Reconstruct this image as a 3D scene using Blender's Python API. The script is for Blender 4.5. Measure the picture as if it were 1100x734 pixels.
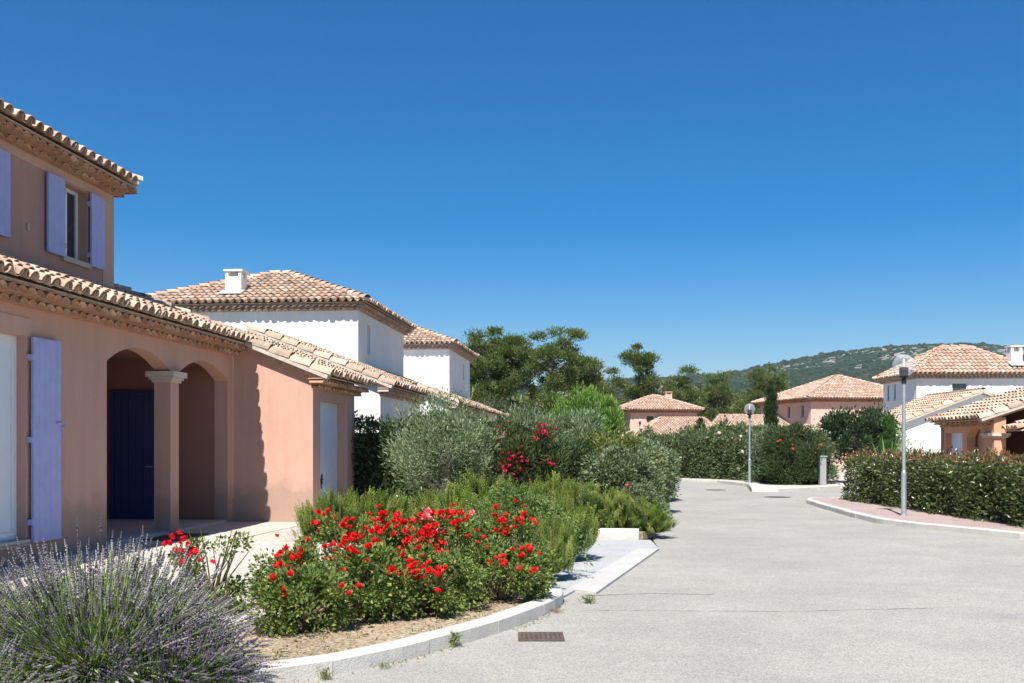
import bpy, math, random
import numpy as np
R = math.radians
PI = math.pi
for o in list(bpy.data.objects): bpy.data.objects.remove(o)
scn = bpy.context.scene
COL = scn.collection

# ------------------------------------------------------------------ camera
cam_d = bpy.data.cameras.new('camera'); cam = bpy.data.objects.new('camera', cam_d); COL.objects.link(cam)
cam_d.sensor_width = 36.0; cam_d.lens = 35.02; cam_d.shift_y = 0.1009
cam_d.clip_start = 0.1; cam_d.clip_end = 12000
cam.location = (0, 0, 1.6); cam.rotation_euler = (R(90), 0, 0)
scn.camera = cam
# ------------------------------------------------------------------ light
SUN_DIR = np.array([0.155, 0.72, -1.0]); SUN_DIR = SUN_DIR / np.linalg.norm(SUN_DIR)   # travel direction
S = -SUN_DIR
EL = math.asin(S[2]); AZ = math.atan2(S[0], S[1])
world = bpy.data.worlds.new('World'); scn.world = world; world.use_nodes = True
wn = world.node_tree.nodes; wl = world.node_tree.links
bg = wn['Background']
sky = wn.new('ShaderNodeTexSky'); sky.sky_type = 'NISHITA'; sky.sun_disc = False
sky.sun_elevation = EL; sky.sun_rotation = AZ
sky.altitude = 300; sky.air_density = 1.0; sky.dust_density = 0.25; sky.ozone_density = 3.5
hs = wn.new('ShaderNodeHueSaturation'); hs.inputs['Saturation'].default_value = 1.60; hs.inputs['Hue'].default_value = 0.503
wl.new(sky.outputs[0], hs.inputs['Color']); wl.new(hs.outputs[0], bg.inputs[0]); bg.inputs[1].default_value = 0.070
sd = bpy.data.lights.new('sun', 'SUN'); sd.energy = 5.0; sd.angle = R(0.53); sd.color = (1.0, 0.955, 0.89)
sun = bpy.data.objects.new('sun', sd); COL.objects.link(sun)
from mathutils import Vector, Matrix
sun.rotation_euler = Vector(SUN_DIR).to_track_quat('-Z', 'Y').to_euler(); sun.location = (-20, -20, 60)
scn.view_settings.view_transform = 'Standard'; scn.view_settings.look = 'None'
scn.view_settings.exposure = 0.80; scn.view_settings.gamma = 1.0

# ------------------------------------------------------------------ materials
def newmat(name):
    m = bpy.data.materials.new(name); m.use_nodes = True
    nt = m.node_tree; b = nt.nodes['Principled BSDF']
    return m, nt, b
def setspec(b, v):
    b.inputs['Specular IOR Level'].default_value = v
def nn(nt, t, **k):
    n = nt.nodes.new(t)
    for a, v in k.items(): setattr(n, a, v)
    return n
def ramp(nt, fac, stops):
    r = nn(nt, 'ShaderNodeValToRGB'); e = r.color_ramp.elements
    while len(e) > 1: e.remove(e[-1])
    e[0].position = stops[0][0]; e[0].color = (*stops[0][1], 1)
    for p, c in stops[1:]:
        x = e.new(p); x.color = (*c, 1)
    nt.links.new(fac, r.inputs[0]); return r
def objco(nt, scale=(1, 1, 1)):
    tc = nn(nt, 'ShaderNodeTexCoord'); mp = nn(nt, 'ShaderNodeMapping'); mp.inputs['Scale'].default_value = scale
    nt.links.new(tc.outputs['Object'], mp.inputs[0]); return mp.outputs[0]
def noise(nt, co, scale, detail=6, rough=.6):
    n = nn(nt, 'ShaderNodeTexNoise'); n.inputs['Scale'].default_value = scale; n.inputs['Detail'].default_value = detail
    n.inputs['Roughness'].default_value = rough; nt.links.new(co, n.inputs['Vector']); return n.outputs['Fac']
def mixc(nt, fac, a, b, mode='MIX'):
    m = nn(nt, 'ShaderNodeMix', data_type='RGBA', blend_type=mode)
    for s, v in ((m.inputs[0], fac), (m.inputs[6], a), (m.inputs[7], b)):
        if isinstance(v, (int, float)): s.default_value = v
        elif isinstance(v, tuple): s.default_value = (*v, 1) if len(v) == 3 else v
        else: nt.links.new(v, s)
    return m.outputs[2]
def bump(nt, b, h, strength, dist):
    n = nn(nt, 'ShaderNodeBump'); n.inputs['Strength'].default_value = strength; n.inputs['Distance'].default_value = dist
    nt.links.new(h, n.inputs['Height']); nt.links.new(n.outputs[0], b.inputs['Normal'])

def stucco(name, c1, c2, stain=None, bumps=.35, stain_lo=.52, splash=None):
    m, nt, b = newmat(name); co = objco(nt)
    big = noise(nt, co, .7, 8, .65); fine = noise(nt, co, 60, 4, .7)
    col = ramp(nt, big, [(.3, c1), (.72, c2)]).outputs[0]
    if stain:
        st = noise(nt, objco(nt, (1.2, 1.2, .35)), 1.6, 8, .7)
        f = ramp(nt, st, [(stain_lo, (0, 0, 0)), (.8, (.7, .7, .7))]).outputs[0]
        col = mixc(nt, f, col, stain)
    streak = noise(nt, objco(nt, (3.2, 3.2, .16)), 1.7, 7, .7)
    col = mixc(nt, 1.0, col, ramp(nt, streak, [(.36, (.945, .94, .935)), (.62, (1.02, 1.02, 1.02))]).outputs[0], 'MULTIPLY')
    if splash:   # dirt thrown up along the wall foot, ragged upper edge
        sx = nn(nt, 'ShaderNodeSeparateXYZ'); nt.links.new(co, sx.inputs[0]); n3 = noise(nt, co, 2.6, 7, .7)
        ad = nn(nt, 'ShaderNodeMath', operation='MULTIPLY_ADD'); nt.links.new(n3, ad.inputs[0]); ad.inputs[1].default_value = -1.1; nt.links.new(sx.outputs[2], ad.inputs[2])
        f = ramp(nt, ad.outputs[0], [(0.0, (.62, .62, .62)), (.30, (0, 0, 0))]).outputs[0]; col = mixc(nt, f, col, splash)
    nt.links.new(col, b.inputs['Base Color']); b.inputs['Roughness'].default_value = .92; setspec(b, .2)
    mh = nn(nt, 'ShaderNodeMath', operation='ADD'); nt.links.new(fine, mh.inputs[0]); nt.links.new(noise(nt, co, 9, 5, .65), mh.inputs[1])
    bump(nt, b, mh.outputs[0], bumps, .014)
    return m
def plain(name, c, rough=.5, spec=.4, metal=0, var=.12, scale=6, bmp=0, bsc=80):
    m, nt, b = newmat(name); co = objco(nt)
    n = noise(nt, co, scale, 6, .6)
    d = tuple(x * (1 - var) for x in c); e = tuple(min(1, x * (1 + var)) for x in c)
    nt.links.new(ramp(nt, n, [(.3, d), (.7, e)]).outputs[0], b.inputs['Base Color'])
    b.inputs['Roughness'].default_value = rough; setspec(b, spec); b.inputs['Metallic'].default_value = metal
    if bmp: bump(nt, b, noise(nt, co, bsc, 3, .6), bmp, .01)
    return m
def tinted(name, rough=.8, spec=.2, transl=0.0, var=True, bmp=.0, tr_mul=(1.3, 1.5, .6)):
    m, nt, b = newmat(name)
    at = nn(nt, 'ShaderNodeAttribute', attribute_name='Tint')
    col = at.outputs['Color']
    if var:
        n = noise(nt, objco(nt), 9, 5, .7)
        f = ramp(nt, n, [(.3, (.72, .72, .72)), (.7, (1.18, 1.16, 1.12))]).outputs[0]
        col = mixc(nt, 1.0, col, f, 'MULTIPLY')
    nt.links.new(col, b.inputs['Base Color']); b.inputs['Roughness'].default_value = rough; setspec(b, spec)
    if bmp: bump(nt, b, noise(nt, objco(nt), 45, 4, .7), bmp, .01)
    if transl:
        t = nn(nt, 'ShaderNodeBsdfTranslucent'); c2 = mixc(nt, 1.0, col, tr_mul, 'MULTIPLY'); nt.links.new(c2, t.inputs[0])
        mx = nn(nt, 'ShaderNodeMixShader'); mx.inputs[0].default_value = transl
        nt.links.new(b.outputs[0], mx.inputs[1]); nt.links.new(t.outputs[0], mx.inputs[2])
        nt.links.new(mx.outputs[0], nt.nodes['Material Output'].inputs[0])
    return m

M = {}
M['pink'] = stucco('pink_plaster', (.54, .315, .238), (.585, .348, .268), (.46, .268, .20), splash=(.30, .22, .17))
M['pinkband'] = stucco('pale_pink_plaster', (.54, .33, .26), (.60, .385, .31), (.45, .28, .22))
M['pinkshade'] = stucco('shaded_porch_plaster', (.30, .15, .11), (.35, .18, .13))  # darker copy of the pink plaster, porch shade put into its colour
M['upper'] = stucco('weathered_plaster', (.42, .245, .185), (.50, .30, .23), (.33, .22, .185), stain_lo=.42)
M['orange'] = stucco('orange_plaster', (.56, .31, .19), (.63, .36, .235))
M['farpink'] = stucco('rose_plaster', (.62, .40, .32), (.68, .45, .37))
M['white'] = stucco('white_plaster', (.74, .74, .73), (.82, .82, .80), (.66, .65, .64), stain_lo=.6)
M['tile'] = tinted('clay_tile', .88, .15, 0, True, .3)
M['mortar'] = stucco('mortar', (.42, .36, .30), (.52, .45, .38))
M['genoise'] = tinted('cornice_tile', .9, .1, 0, True, .3)
M['stone'] = stucco('cast_stone', (.50, .44, .36), (.60, .53, .44))
M['shutter'] = plain('lilac_paint', (.37, .40, .66), .55, .3, var=.08)
M['blue'] = plain('blue_paint', (.035, .05, .15), .5, .3, var=.06)
M['purple'] = plain('violet_paint', (.17, .15, .42), .5, .3, var=.06)
M['pvc'] = plain('white_pvc', (.74, .77, .80), .35, .5, var=.03)
M['dooru'] = plain('white_door_paint', (.62, .70, .80), .5, .3, var=.04)
M['iron'] = plain('dark_iron', (.03, .03, .035), .5, .5, .6)
M['steel'] = plain('galvanised_steel', (.46, .50, .52), .42, .5, .65, var=.12, scale=14)
M['black'] = plain('black_plastic', (.015, .015, .02), .4, .5)
M['bark'] = plain('bark', (.16, .11, .075), .9, .1, var=.4, scale=12, bmp=.5, bsc=25)
M['barkgrey'] = plain('grey_bark', (.17, .15, .13), .9, .1, var=.35, scale=12, bmp=.5, bsc=25)
M['leaf'] = tinted('leaf', .55, .35, .28, False)
M['gloss'] = tinted('glossy_leaf', .30, .55, .18, False)
M['dull'] = tinted('dry_leaf', .8, .15, .2, False)
M['petal'] = tinted('petal', .6, .2, .25, False, tr_mul=(1.2, .5, .5))
M['spike'] = tinted('flower_spike', .9, .1, .1, False, tr_mul=(1, 1, 1))
M['kerb'] = stucco('kerb_concrete', (.50, .48, .43), (.62, .60, .55), (.36, .32, .26), .6)
M['core'] = plain('inner_shade_dark', (.022, .028, .012), .95, .05, var=.5, scale=8, bmp=.8, bsc=14)  # solid dark filler added inside foliage, inner shade put into its colour
M['flash'] = plain('lead_flashing', (.42, .45, .48), .6, .4, .3)
m, nt, b = newmat('window_glass'); b.inputs['Base Color'].default_value = (.03, .035, .04, 1); b.inputs['Roughness'].default_value = .05
setspec(b, .8); M['glass'] = m
nt.links.new(ramp(nt, noise(nt, objco(nt), 2), [(.3, (.02, .025, .03)), (.7, (.05, .055, .06))]).outputs[0], b.inputs['Base Color'])
# clear lamp globe: thin shell
m, nt, b = newmat('clear_globe'); b.inputs['Base Color'].default_value = (.9, .93, .95, 1); b.inputs['Roughness'].default_value = .04
setspec(b, 1.0)
tr = nn(nt, 'ShaderNodeBsdfTransparent'); tr.inputs[0].default_value = (.93, .95, .97, 1)
fr = nn(nt, 'ShaderNodeLayerWeight'); fr.inputs[0].default_value = .35
rr = ramp(nt, fr.outputs['Facing'], [(0, (.10, .10, .10)), (.8, (.32, .32, .32)), (1, (.85, .85, .85))])
mx = nn(nt, 'ShaderNodeMixShader'); nt.links.new(rr.outputs[0], mx.inputs[0]); nt.links.new(tr.outputs[0], mx.inputs[1]); nt.links.new(b.outputs[0], mx.inputs[2])
nt.links.new(mx.outputs[0], nt.nodes['Material Output'].inputs[0]); M['globe'] = m
# asphalt
def speckle(name, c_lo, c_mid, c_hi, patch_lo, patch_hi, vs=75, bstr=.5):
    m, nt, b = newmat(name); co = objco(nt)
    v = nn(nt, 'ShaderNodeTexVoronoi'); v.inputs['Scale'].default_value = vs; nt.links.new(co, v.inputs['Vector'])
    sp = nn(nt, 'ShaderNodeSeparateColor'); nt.links.new(v.outputs['Color'], sp.inputs[0])
    c1 = ramp(nt, sp.outputs[0], [(0, c_lo), (.45, c_mid), (1, c_hi)]).outputs[0]
    p = noise(nt, co, .45, 9, .68)
    f = ramp(nt, p, [(.32, patch_lo), (.68, patch_hi)]).outputs[0]
    c = mixc(nt, 1.0, c1, f, 'MULTIPLY')
    p2 = noise(nt, objco(nt, (.9, 1.1, 1)), 1.3, 7, .7)
    c = mixc(nt, 1.0, c, ramp(nt, p2, [(.35, (.93, .93, .935)), (.62, (1.03, 1.025, 1.01))]).outputs[0], 'MULTIPLY')
    nt.links.new(c, b.inputs['Base Color']); b.inputs['Roughness'].default_value = .9; setspec(b, .2)
    bump(nt, b, v.outputs['Distance'], bstr, .006); return m
M['asphalt'] = speckle('worn_asphalt', (.235, .227, .205), (.330, .319, .290), (.435, .42, .383), (.86, .86, .87), (1.08, 1.07, 1.04), 105, .4)
M['gravelcrete'] = speckle('washed_gravel_concrete', (.32, .28, .24), (.50, .455, .395), (.66, .61, .54), (.9, .9, .9), (1.05, 1.05, 1.05), 60)
M['path'] = speckle('pale_path_concrete', (.45, .395, .34), (.54, .48, .415), (.60, .54, .47), (.88, .88, .88), (1.05, 1.05, 1.05), 120, .2)
M['bay'] = speckle('grey_bay_concrete', (.30, .31, .31), (.39, .40, .405), (.46, .47, .47), (.92, .92, .92), (1.04, 1.04, 1.04), 90, .3)
M['strip'] = speckle('pale_strip_concrete', (.40, .39, .37), (.48, .47, .45), (.55, .54, .52), (.86, .86, .86), (1.04, 1.04, 1.04), 120, .2)
M['pinkpave'] = speckle('pink_paving', (.30, .21, .19), (.40, .30, .275), (.50, .40, .37), (.85, .85, .85), (1.05, 1.05, 1.05), 70, .3)
M['soil'] = speckle('dry_soil', (.22, .16, .10), (.38, .29, .19), (.55, .45, .33), (.7, .7, .7), (1.05, 1.05, 1.05), 55, .8)
M['ground'] = speckle('dry_earth', (.14, .13, .07), (.2, .19, .10), (.28, .25, .15), (.7, .7, .7), (1.05, 1.05, 1.05), 8, .5)
m, nt, b = newmat('hill_scrub')
co = objco(nt, (1, 1, 2.2))
r1 = noise(nt, objco(nt, (.7, 1, 3.5)), .022, 9, .75); r2 = noise(nt, co, .05, 8, .75); r3 = noise(nt, objco(nt, (1, 1, 1)), .003, 5, .6)
g = ramp(nt, r2, [(.35, (.018, .036, .02)), (.55, (.038, .066, .034)), (.72, (.10, .12, .07))]).outputs[0]
mu = nn(nt, 'ShaderNodeMath', operation='MULTIPLY'); nt.links.new(r1, mu.inputs[0]); nt.links.new(r3, mu.inputs[1])
rk = ramp(nt, mu.outputs[0], [(.300, (0, 0, 0)), (.318, (1, 1, 1))]).outputs[0]
nt.links.new(mixc(nt, rk, g, (.36, .36, .335)), b.inputs['Base Color']); b.inputs['Roughness'].default_value = 1; setspec(b, 0)
bump(nt, b, r2, 1.0, 8); M['hill'] = m

# ------------------------------------------------------------------ mesh helpers
WM = {}
def reg(o, mat): WM[o.name] = mat
def tagp(o, label=None, cat=None, group=None, kind=None):
    if label: o['label'] = label
    if cat: o['category'] = cat
    if group: o['group'] = group
    if kind: o['kind'] = kind
    return o
def thing(name, label, cat, loc, rz=0, group=None):
    o = bpy.data.objects.new(name, None); COL.objects.link(o)
    o.empty_display_size = .3
    o.location = loc; o.rotation_euler = (0, 0, rz)
    reg(o, Matrix.Translation(loc) @ Matrix.Rotation(rz, 4, 'Z'))
    return tagp(o, label, cat, group)

class MB:
    """collects world-space geometry"""
    def __init__(s): s.v = []; s.f = []; s.c = []; s.n = 0
    def add(s, verts, faces, col=None):
        verts = np.asarray(verts, float).reshape(-1, 3)
        s.v.append(verts)
        s.f.append([tuple(int(i) + s.n for i in f) for f in faces]); s.n += len(verts)
        c = np.ones((len(verts), 3)) if col is None else np.broadcast_to(np.asarray(col, float), (len(verts), 3))
        s.c.append(c)
    def inst(s, tv, tf, pos, rot, cols):
        """tv (k,3), tf (m,q) array, pos (n,3), rot (n,3,3) columns=axes scaled, cols (n,3)"""
        tv = np.asarray(tv, float); tf = np.asarray(tf, int); n = len(pos)
        if n == 0: return
        V = np.einsum('nij,kj->nki', rot, tv) + np.asarray(pos)[:, None, :]
        F = tf[None] + (np.arange(n) * len(tv))[:, None, None] + s.n
        s.v.append(V.reshape(-1, 3)); s.f.append(F.reshape(-1, tf.shape[1])); s.n += n * len(tv)
        s.c.append(np.repeat(cols, len(tv), 0))
    def box(s, a, b, col=None, T=None):
        (x0, y0, z0), (x1, y1, z1) = a, b
        v = np.array([(x, y, z) for x in (x0, x1) for y in (y0, y1) for z in (z0, z1)], float)
        f = [(0, 1, 3, 2), (4, 6, 7, 5), (0, 4, 5, 1), (2, 3, 7, 6), (0, 2, 6, 4), (1, 5, 7, 3)]
        if T is not None: v = T(v)
        s.add(v, f, col)
    def prism(s, poly, z0, z1, col=None):
        n = len(poly)
        v = [(x, y, z0) for x, y in poly] + [(x, y, z1) for x, y in poly]
        f = [tuple(range(n, 2 * n)), tuple(range(n - 1, -1, -1))] + [(i, (i + 1) % n, n + (i + 1) % n, n + i) for i in range(n)]
        s.add(v, f, col)
    def poly3(s, pts, off, col=None):
        """polygon of 3D points extruded by off"""
        pts = np.asarray(pts, float); n = len(pts); v = np.vstack([pts, pts + np.asarray(off)])
        f = [tuple(range(n)), tuple(range(2 * n - 1, n - 1, -1))] + [(i, n + i, n + (i + 1) % n, (i + 1) % n) for i in range(n)]
        s.add(v, f, col)
    def tube(s, pts, rad, seg=8, col=None, cap=True):
        pts = [np.asarray(p, float) for p in pts]; n = len(pts)
        if not hasattr(rad, '__len__'): rad = [rad] * n
        V = []; ref = np.array([0.31, .17, .93])
        for i, p in enumerate(pts):
            d = pts[min(i + 1, n - 1)] - pts[max(i - 1, 0)]; d = d / (np.linalg.norm(d) + 1e-9)
            r0 = ref if abs(d @ ref) < .9 * np.linalg.norm(ref) else np.array([1., 0, 0])
            a = np.cross(d, r0); a /= np.linalg.norm(a); bb = np.cross(d, a)
            for k in range(seg):
                t = 2 * PI * k / seg; V.append(p + rad[i] * (math.cos(t) * a + math.sin(t) * bb))
        F = [(i * seg + k, i * seg + (k + 1) % seg, (i + 1) * seg + (k + 1) % seg, (i + 1) * seg + k) for i in range(n - 1) for k in range(seg)]
        if cap: F += [tuple(range(seg - 1, -1, -1)), tuple(range((n - 1) * seg, n * seg))]
        s.add(V, F, col)
    def lathe(s, c, prof, seg=20, col=None):
        V = [(c[0] + r * math.cos(2 * PI * k / seg), c[1] + r * math.sin(2 * PI * k / seg), c[2] + z) for r, z in prof for k in range(seg)]
        F = [(i * seg + k, i * seg + (k + 1) % seg, (i + 1) * seg + (k + 1) % seg, (i + 1) * seg + k) for i in range(len(prof) - 1) for k in range(seg)]
        F += [tuple(range(seg - 1, -1, -1)), tuple(range((len(prof) - 1) * seg, len(prof) * seg))]
        s.add(V, F, col)
    def build(s, name, mat, parent=None, smooth=False, loc=None, **tags):
        v = np.vstack(s.v); c = np.vstack(s.c)
        if parent is not None:
            mi = np.array(WM[parent.name].inverted()); pm = WM[parent.name]
            v = v @ mi[:3, :3].T + mi[:3, 3]
        elif loc is not None:
            v = v - np.array(loc)
        me = bpy.data.meshes.new(name)
        sizes = []; idx = []
        for f in s.f:
            if isinstance(f, np.ndarray):
                sizes.append(np.full(len(f), f.shape[1])); idx.append(f.reshape(-1))
            elif len(f):
                sizes.append(np.array([len(q) for q in f])); idx.append(np.array([i for q in f for i in q]))
        sizes = np.concatenate(sizes); idx = np.concatenate(idx)
        me.vertices.add(len(v)); me.vertices.foreach_set('co', v.astype(np.float32).ravel())
        me.loops.add(len(idx)); me.loops.foreach_set('vertex_index', idx.astype(np.int32))
        me.polygons.add(len(sizes)); st = np.concatenate([[0], np.cumsum(sizes)[:-1]])
        me.polygons.foreach_set('loop_start', st.astype(np.int32))
        try: me.polygons.foreach_set('loop_total', sizes.astype(np.int32))
        except Exception: pass
        me.polygons.foreach_set('use_smooth', np.full(len(sizes), bool(smooth)))
        me.update(calc_edges=True)
        ca = me.color_attributes.new('Tint', 'FLOAT_COLOR', 'POINT')
        ca.data.foreach_set('color', np.hstack([c, np.ones((len(c), 1))]).astype(np.float32).ravel())
        me.materials.append(M[mat] if isinstance(mat, str) else mat)
        o = bpy.data.objects.new(name, me); COL.objects.link(o)
        if parent is not None:
            o.parent = parent; reg(o, WM[parent.name])
        else:
            if loc is not None: o.location = loc
            reg(o, Matrix.Translation(loc or (0, 0, 0)))
        tagp(o, tags.get('label'), tags.get('cat'), tags.get('group'), tags.get('kind'))
        return o
def struct(name, mb, mat, **k): return mb.build(name, mat, kind='structure', **k)

# ------------------------------------------------------------------ frames: t (towards the road), s (along the facade), z
class Frame:
    def __init__(f, ox, oy, deg):
        a = R(deg); f.o = np.array([ox, oy, 0.]); f.v = np.array([math.cos(a), -math.sin(a), 0]); f.u = np.array([math.sin(a), math.cos(a), 0]); f.rz = -a
    def p(f, t, s, z): return f.o + f.v * t + f.u * s + np.array([0, 0, z])
    def T(f, V): V = np.asarray(V, float); return f.o + V[:, :1] * f.v + V[:, 1:2] * f.u + V[:, 2:3] * np.array([0, 0, 1.])
    def box(f, mb, a, b, col=None): mb.box(a, b, col, f.T)

def wall_panel(mb, F, axis, fixed, thick, a0, a1, z0, z1, holes=(), arches=()):
    """wall in plane axis 's' (runs along s at t=fixed, thickness towards t=fixed+thick) or 't' (runs along t at s=fixed).
    holes (a0,a1,z0,z1); arches (a0,a1,z0,spring,crown)"""
    hs = [tuple(h) for h in holes] + [(a[0], a[1], a[2], a[4]) for a in arches]
    A = sorted(set([a0, a1] + [x for h in hs for x in h[:2]])); Z = sorted(set([z0, z1] + [x for h in hs for x in h[2:4]]))
    def pt(a, z, d):
        return (fixed + d, a, z) if axis == 's' else (a, fixed + d, z)
    V = []; Fc = []
    def quad(*ps):
        n = len(V); V.extend(ps); Fc.append((n, n + 1, n + 2, n + 3))
    hole = lambda a, z: any(h[0] < a < h[1] and h[2] < z < h[3] for h in hs)
    def solid(i, j):
        return 0 <= i < len(A) - 1 and 0 <= j < len(Z) - 1 and not hole((A[i] + A[i + 1]) / 2, (Z[j] + Z[j + 1]) / 2)
    for i in range(len(A) - 1):
        for j in range(len(Z) - 1):
            if not solid(i, j): continue
            p, q, r, t = A[i], A[i + 1], Z[j], Z[j + 1]
            quad(pt(p, r, 0), pt(q, r, 0), pt(q, t, 0), pt(p, t, 0)); quad(pt(p, r, thick), pt(p, t, thick), pt(q, t, thick), pt(q, r, thick))
            if not solid(i - 1, j): quad(pt(p, r, 0), pt(p, t, 0), pt(p, t, thick), pt(p, r, thick))
            if not solid(i + 1, j): quad(pt(q, r, 0), pt(q, r, thick), pt(q, t, thick), pt(q, t, 0))
            if not solid(i, j - 1): quad(pt(p, r, 0), pt(p, r, thick), pt(q, r, thick), pt(q, r, 0))
            if not solid(i, j + 1): quad(pt(p, t, 0), pt(q, t, 0), pt(q, t, thick), pt(p, t, thick))
    for (b0, b1, _, sp, cr) in arches:
        n = 18; h = cr - sp; w = (b1 - b0) / 2; rad = (w * w + h * h) / (2 * h); cz = cr - rad; cm = (b0 + b1) / 2
        xs = [b0 + (b1 - b0) * k / n for k in range(n + 1)]
        zs = [cz + math.sqrt(max(0, rad * rad - (x - cm) ** 2)) for x in xs]
        for k in range(n):
            quad(pt(xs[k], zs[k], 0), pt(xs[k + 1], zs[k + 1], 0), pt(xs[k + 1], cr, 0), pt(xs[k], cr, 0))
            quad(pt(xs[k], zs[k], thick), pt(xs[k], cr, thick), pt(xs[k + 1], cr, thick), pt(xs[k + 1], zs[k + 1], thick))
            quad(pt(xs[k], zs[k], 0), pt(xs[k], zs[k], thick), pt(xs[k + 1], zs[k + 1], thick), pt(xs[k + 1], zs[k + 1], 0))
    mb.add(F.T(np.array(V)), Fc)

# ------------------------------------------------------------------ roofs
PAL_W = [(.50, .355, .26), (.54, .41, .31), (.45, .31, .225), (.58, .46, .36), (.44, .34, .27), (.50, .34, .245), (.41, .30, .23), (.55, .41, .31)]
PAL_O = [(.52, .36, .27), (.54, .41, .32), (.50, .32, .235), (.57, .45, .36), (.48, .31, .225), (.54, .34, .25), (.45, .33, .265), (.58, .46, .37)]
PAL_G = [(.50, .27, .16), (.58, .35, .22), (.42, .24, .15), (.62, .43, .29), (.46, .31, .22), (.56, .30, .18)]
def pick(rng, pal, n, jit=.12):
    pal = np.array(pal); c = pal[rng.integers(0, len(pal), n)]
    return np.clip(c * (1 + rng.normal(0, jit, (n, 1))), .005, .95)
def tile_template(w=.19, L=.46, h=.095, taper=.8, seg=6, th=.014, flip=False):
    V = []
    for (y, k, rr) in ((0, 1, -th), (0, 1, 0), (L, taper, 0)):
        for i in range(seg + 1):
            a = PI * i / seg
            x = -math.cos(a) * (w / 2 + rr) * k; z = math.sin(a) * (h + rr) * k
            V.append((x, y, -z + h if flip else z))
    V = np.array(V); V[2 * (seg + 1):, 2] += -.012
    # slight lift of the lower end so that courses step
    V[:2 * (seg + 1), 2] += .028
    F = [(r * (seg + 1) + i, r * (seg + 1) + i + 1, (r + 1) * (seg + 1) + i + 1, (r + 1) * (seg + 1) + i) for r in range(2) for i in range(seg)]
    return V, np.array(F)
def inpoly(P, poly):
    x, y = P[:, 0], P[:, 1]; c = np.zeros(len(P), bool); n = len(poly)
    for i in range(n):
        x0, y0 = poly[i]; x1, y1 = poly[(i + 1) % n]
        if y0 == y1: continue
        k = ((y0 > y) != (y1 > y)) & (x < (x1 - x0) * (y - y0) / (y1 - y0) + x0); c ^= k
    return c
def roof_plane(mb, p0, ax, inward, slope, poly, seed, pal=PAL_W, pitch=.225, expo=.36, slab_col=(.56, .43, .33), channel=True):
    """poly in (a, d): a along ax from p0, d horizontal distance inwards"""
    rng = np.random.default_rng(seed); ax = np.asarray(ax, float); inward = np.asarray(inward, float)
    c = 1 / math.sqrt(1 + slope * slope); up = inward * c + np.array([0, 0, slope * c]); n = np.cross(ax, up)
    if n[2] < 0: n = -n
    P = np.array([(a, d / c) for a, d in poly])
    pts = np.array([np.asarray(p0) + ax * a + up * b for a, b in P])
    mb.poly3(pts, -n * .022, slab_col)
    A = np.arange(P[:, 0].min() + pitch / 2, P[:, 0].max(), pitch)
    B = np.arange(-.07, P[:, 1].max(), expo)
    for chan in ((False, True) if channel else (False,)):
        aa, bb = np.meshgrid(A + (pitch / 2 if chan else 0), B); aa = aa.ravel(); bb = bb.ravel()
        ok = inpoly(np.stack([aa, bb + .2], 1), P); aa = aa[ok]; bb = bb[ok]
        if not len(aa): continue
        m = len(aa)
        tv, tf = tile_template(flip=chan, w=.19 if not chan else .17)
        pos = np.asarray(p0) + ax * (aa + rng.normal(0, .005, m))[:, None] + up * (bb + rng.normal(0, .010, m))[:, None] + n * ((.012 if chan else .045) + rng.normal(0, .003, m))[:, None]
        rot = np.empty((m, 3, 3)); tw = rng.normal(0, .02, m)[:, None]
        rot[:, :, 0] = ax + up * tw; rot[:, :, 1] = up - ax * tw; rot[:, :, 2] = n
        mb.inst(tv, tf, pos, rot, pick(rng, pal, m, .10))
def tile_line(mb, p, q, seed, pal=PAL_W, w=.24, h=.10, L=.40, lift=.06, mortar=True):
    """ridge, hip or verge tiles laid from low point p to high point q"""
    rng = np.random.default_rng(seed); p = np.asarray(p, float); q = np.asarray(q, float)
    d = q - p; D = np.linalg.norm(d); d /= D; side = np.cross(d, [0, 0, 1.]); side /= np.linalg.norm(side); up = np.cross(side, d)
    m = max(1, int(D / (L - .06))); k = np.arange(m) * (D / m)
    tv, tf = tile_template(w=w, L=L, h=h, taper=.85, seg=8)
    rot = np.empty((m, 3, 3)); rot[:, :, 0] = side; rot[:, :, 1] = d; rot[:, :, 2] = up
    mb.inst(tv, tf, p + d * (k[:, None] - .04) + up * lift, rot, pick(rng, pal, m, .08))
    if mortar:
        a, b_ = p + up * (lift - .07), q + up * (lift - .07)
        pts = [a - side * w * .42, a + side * w * .42, b_ + side * w * .42, b_ - side * w * .42]
        mb.poly3(pts, up * .10, (.52, .46, .40))
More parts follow.
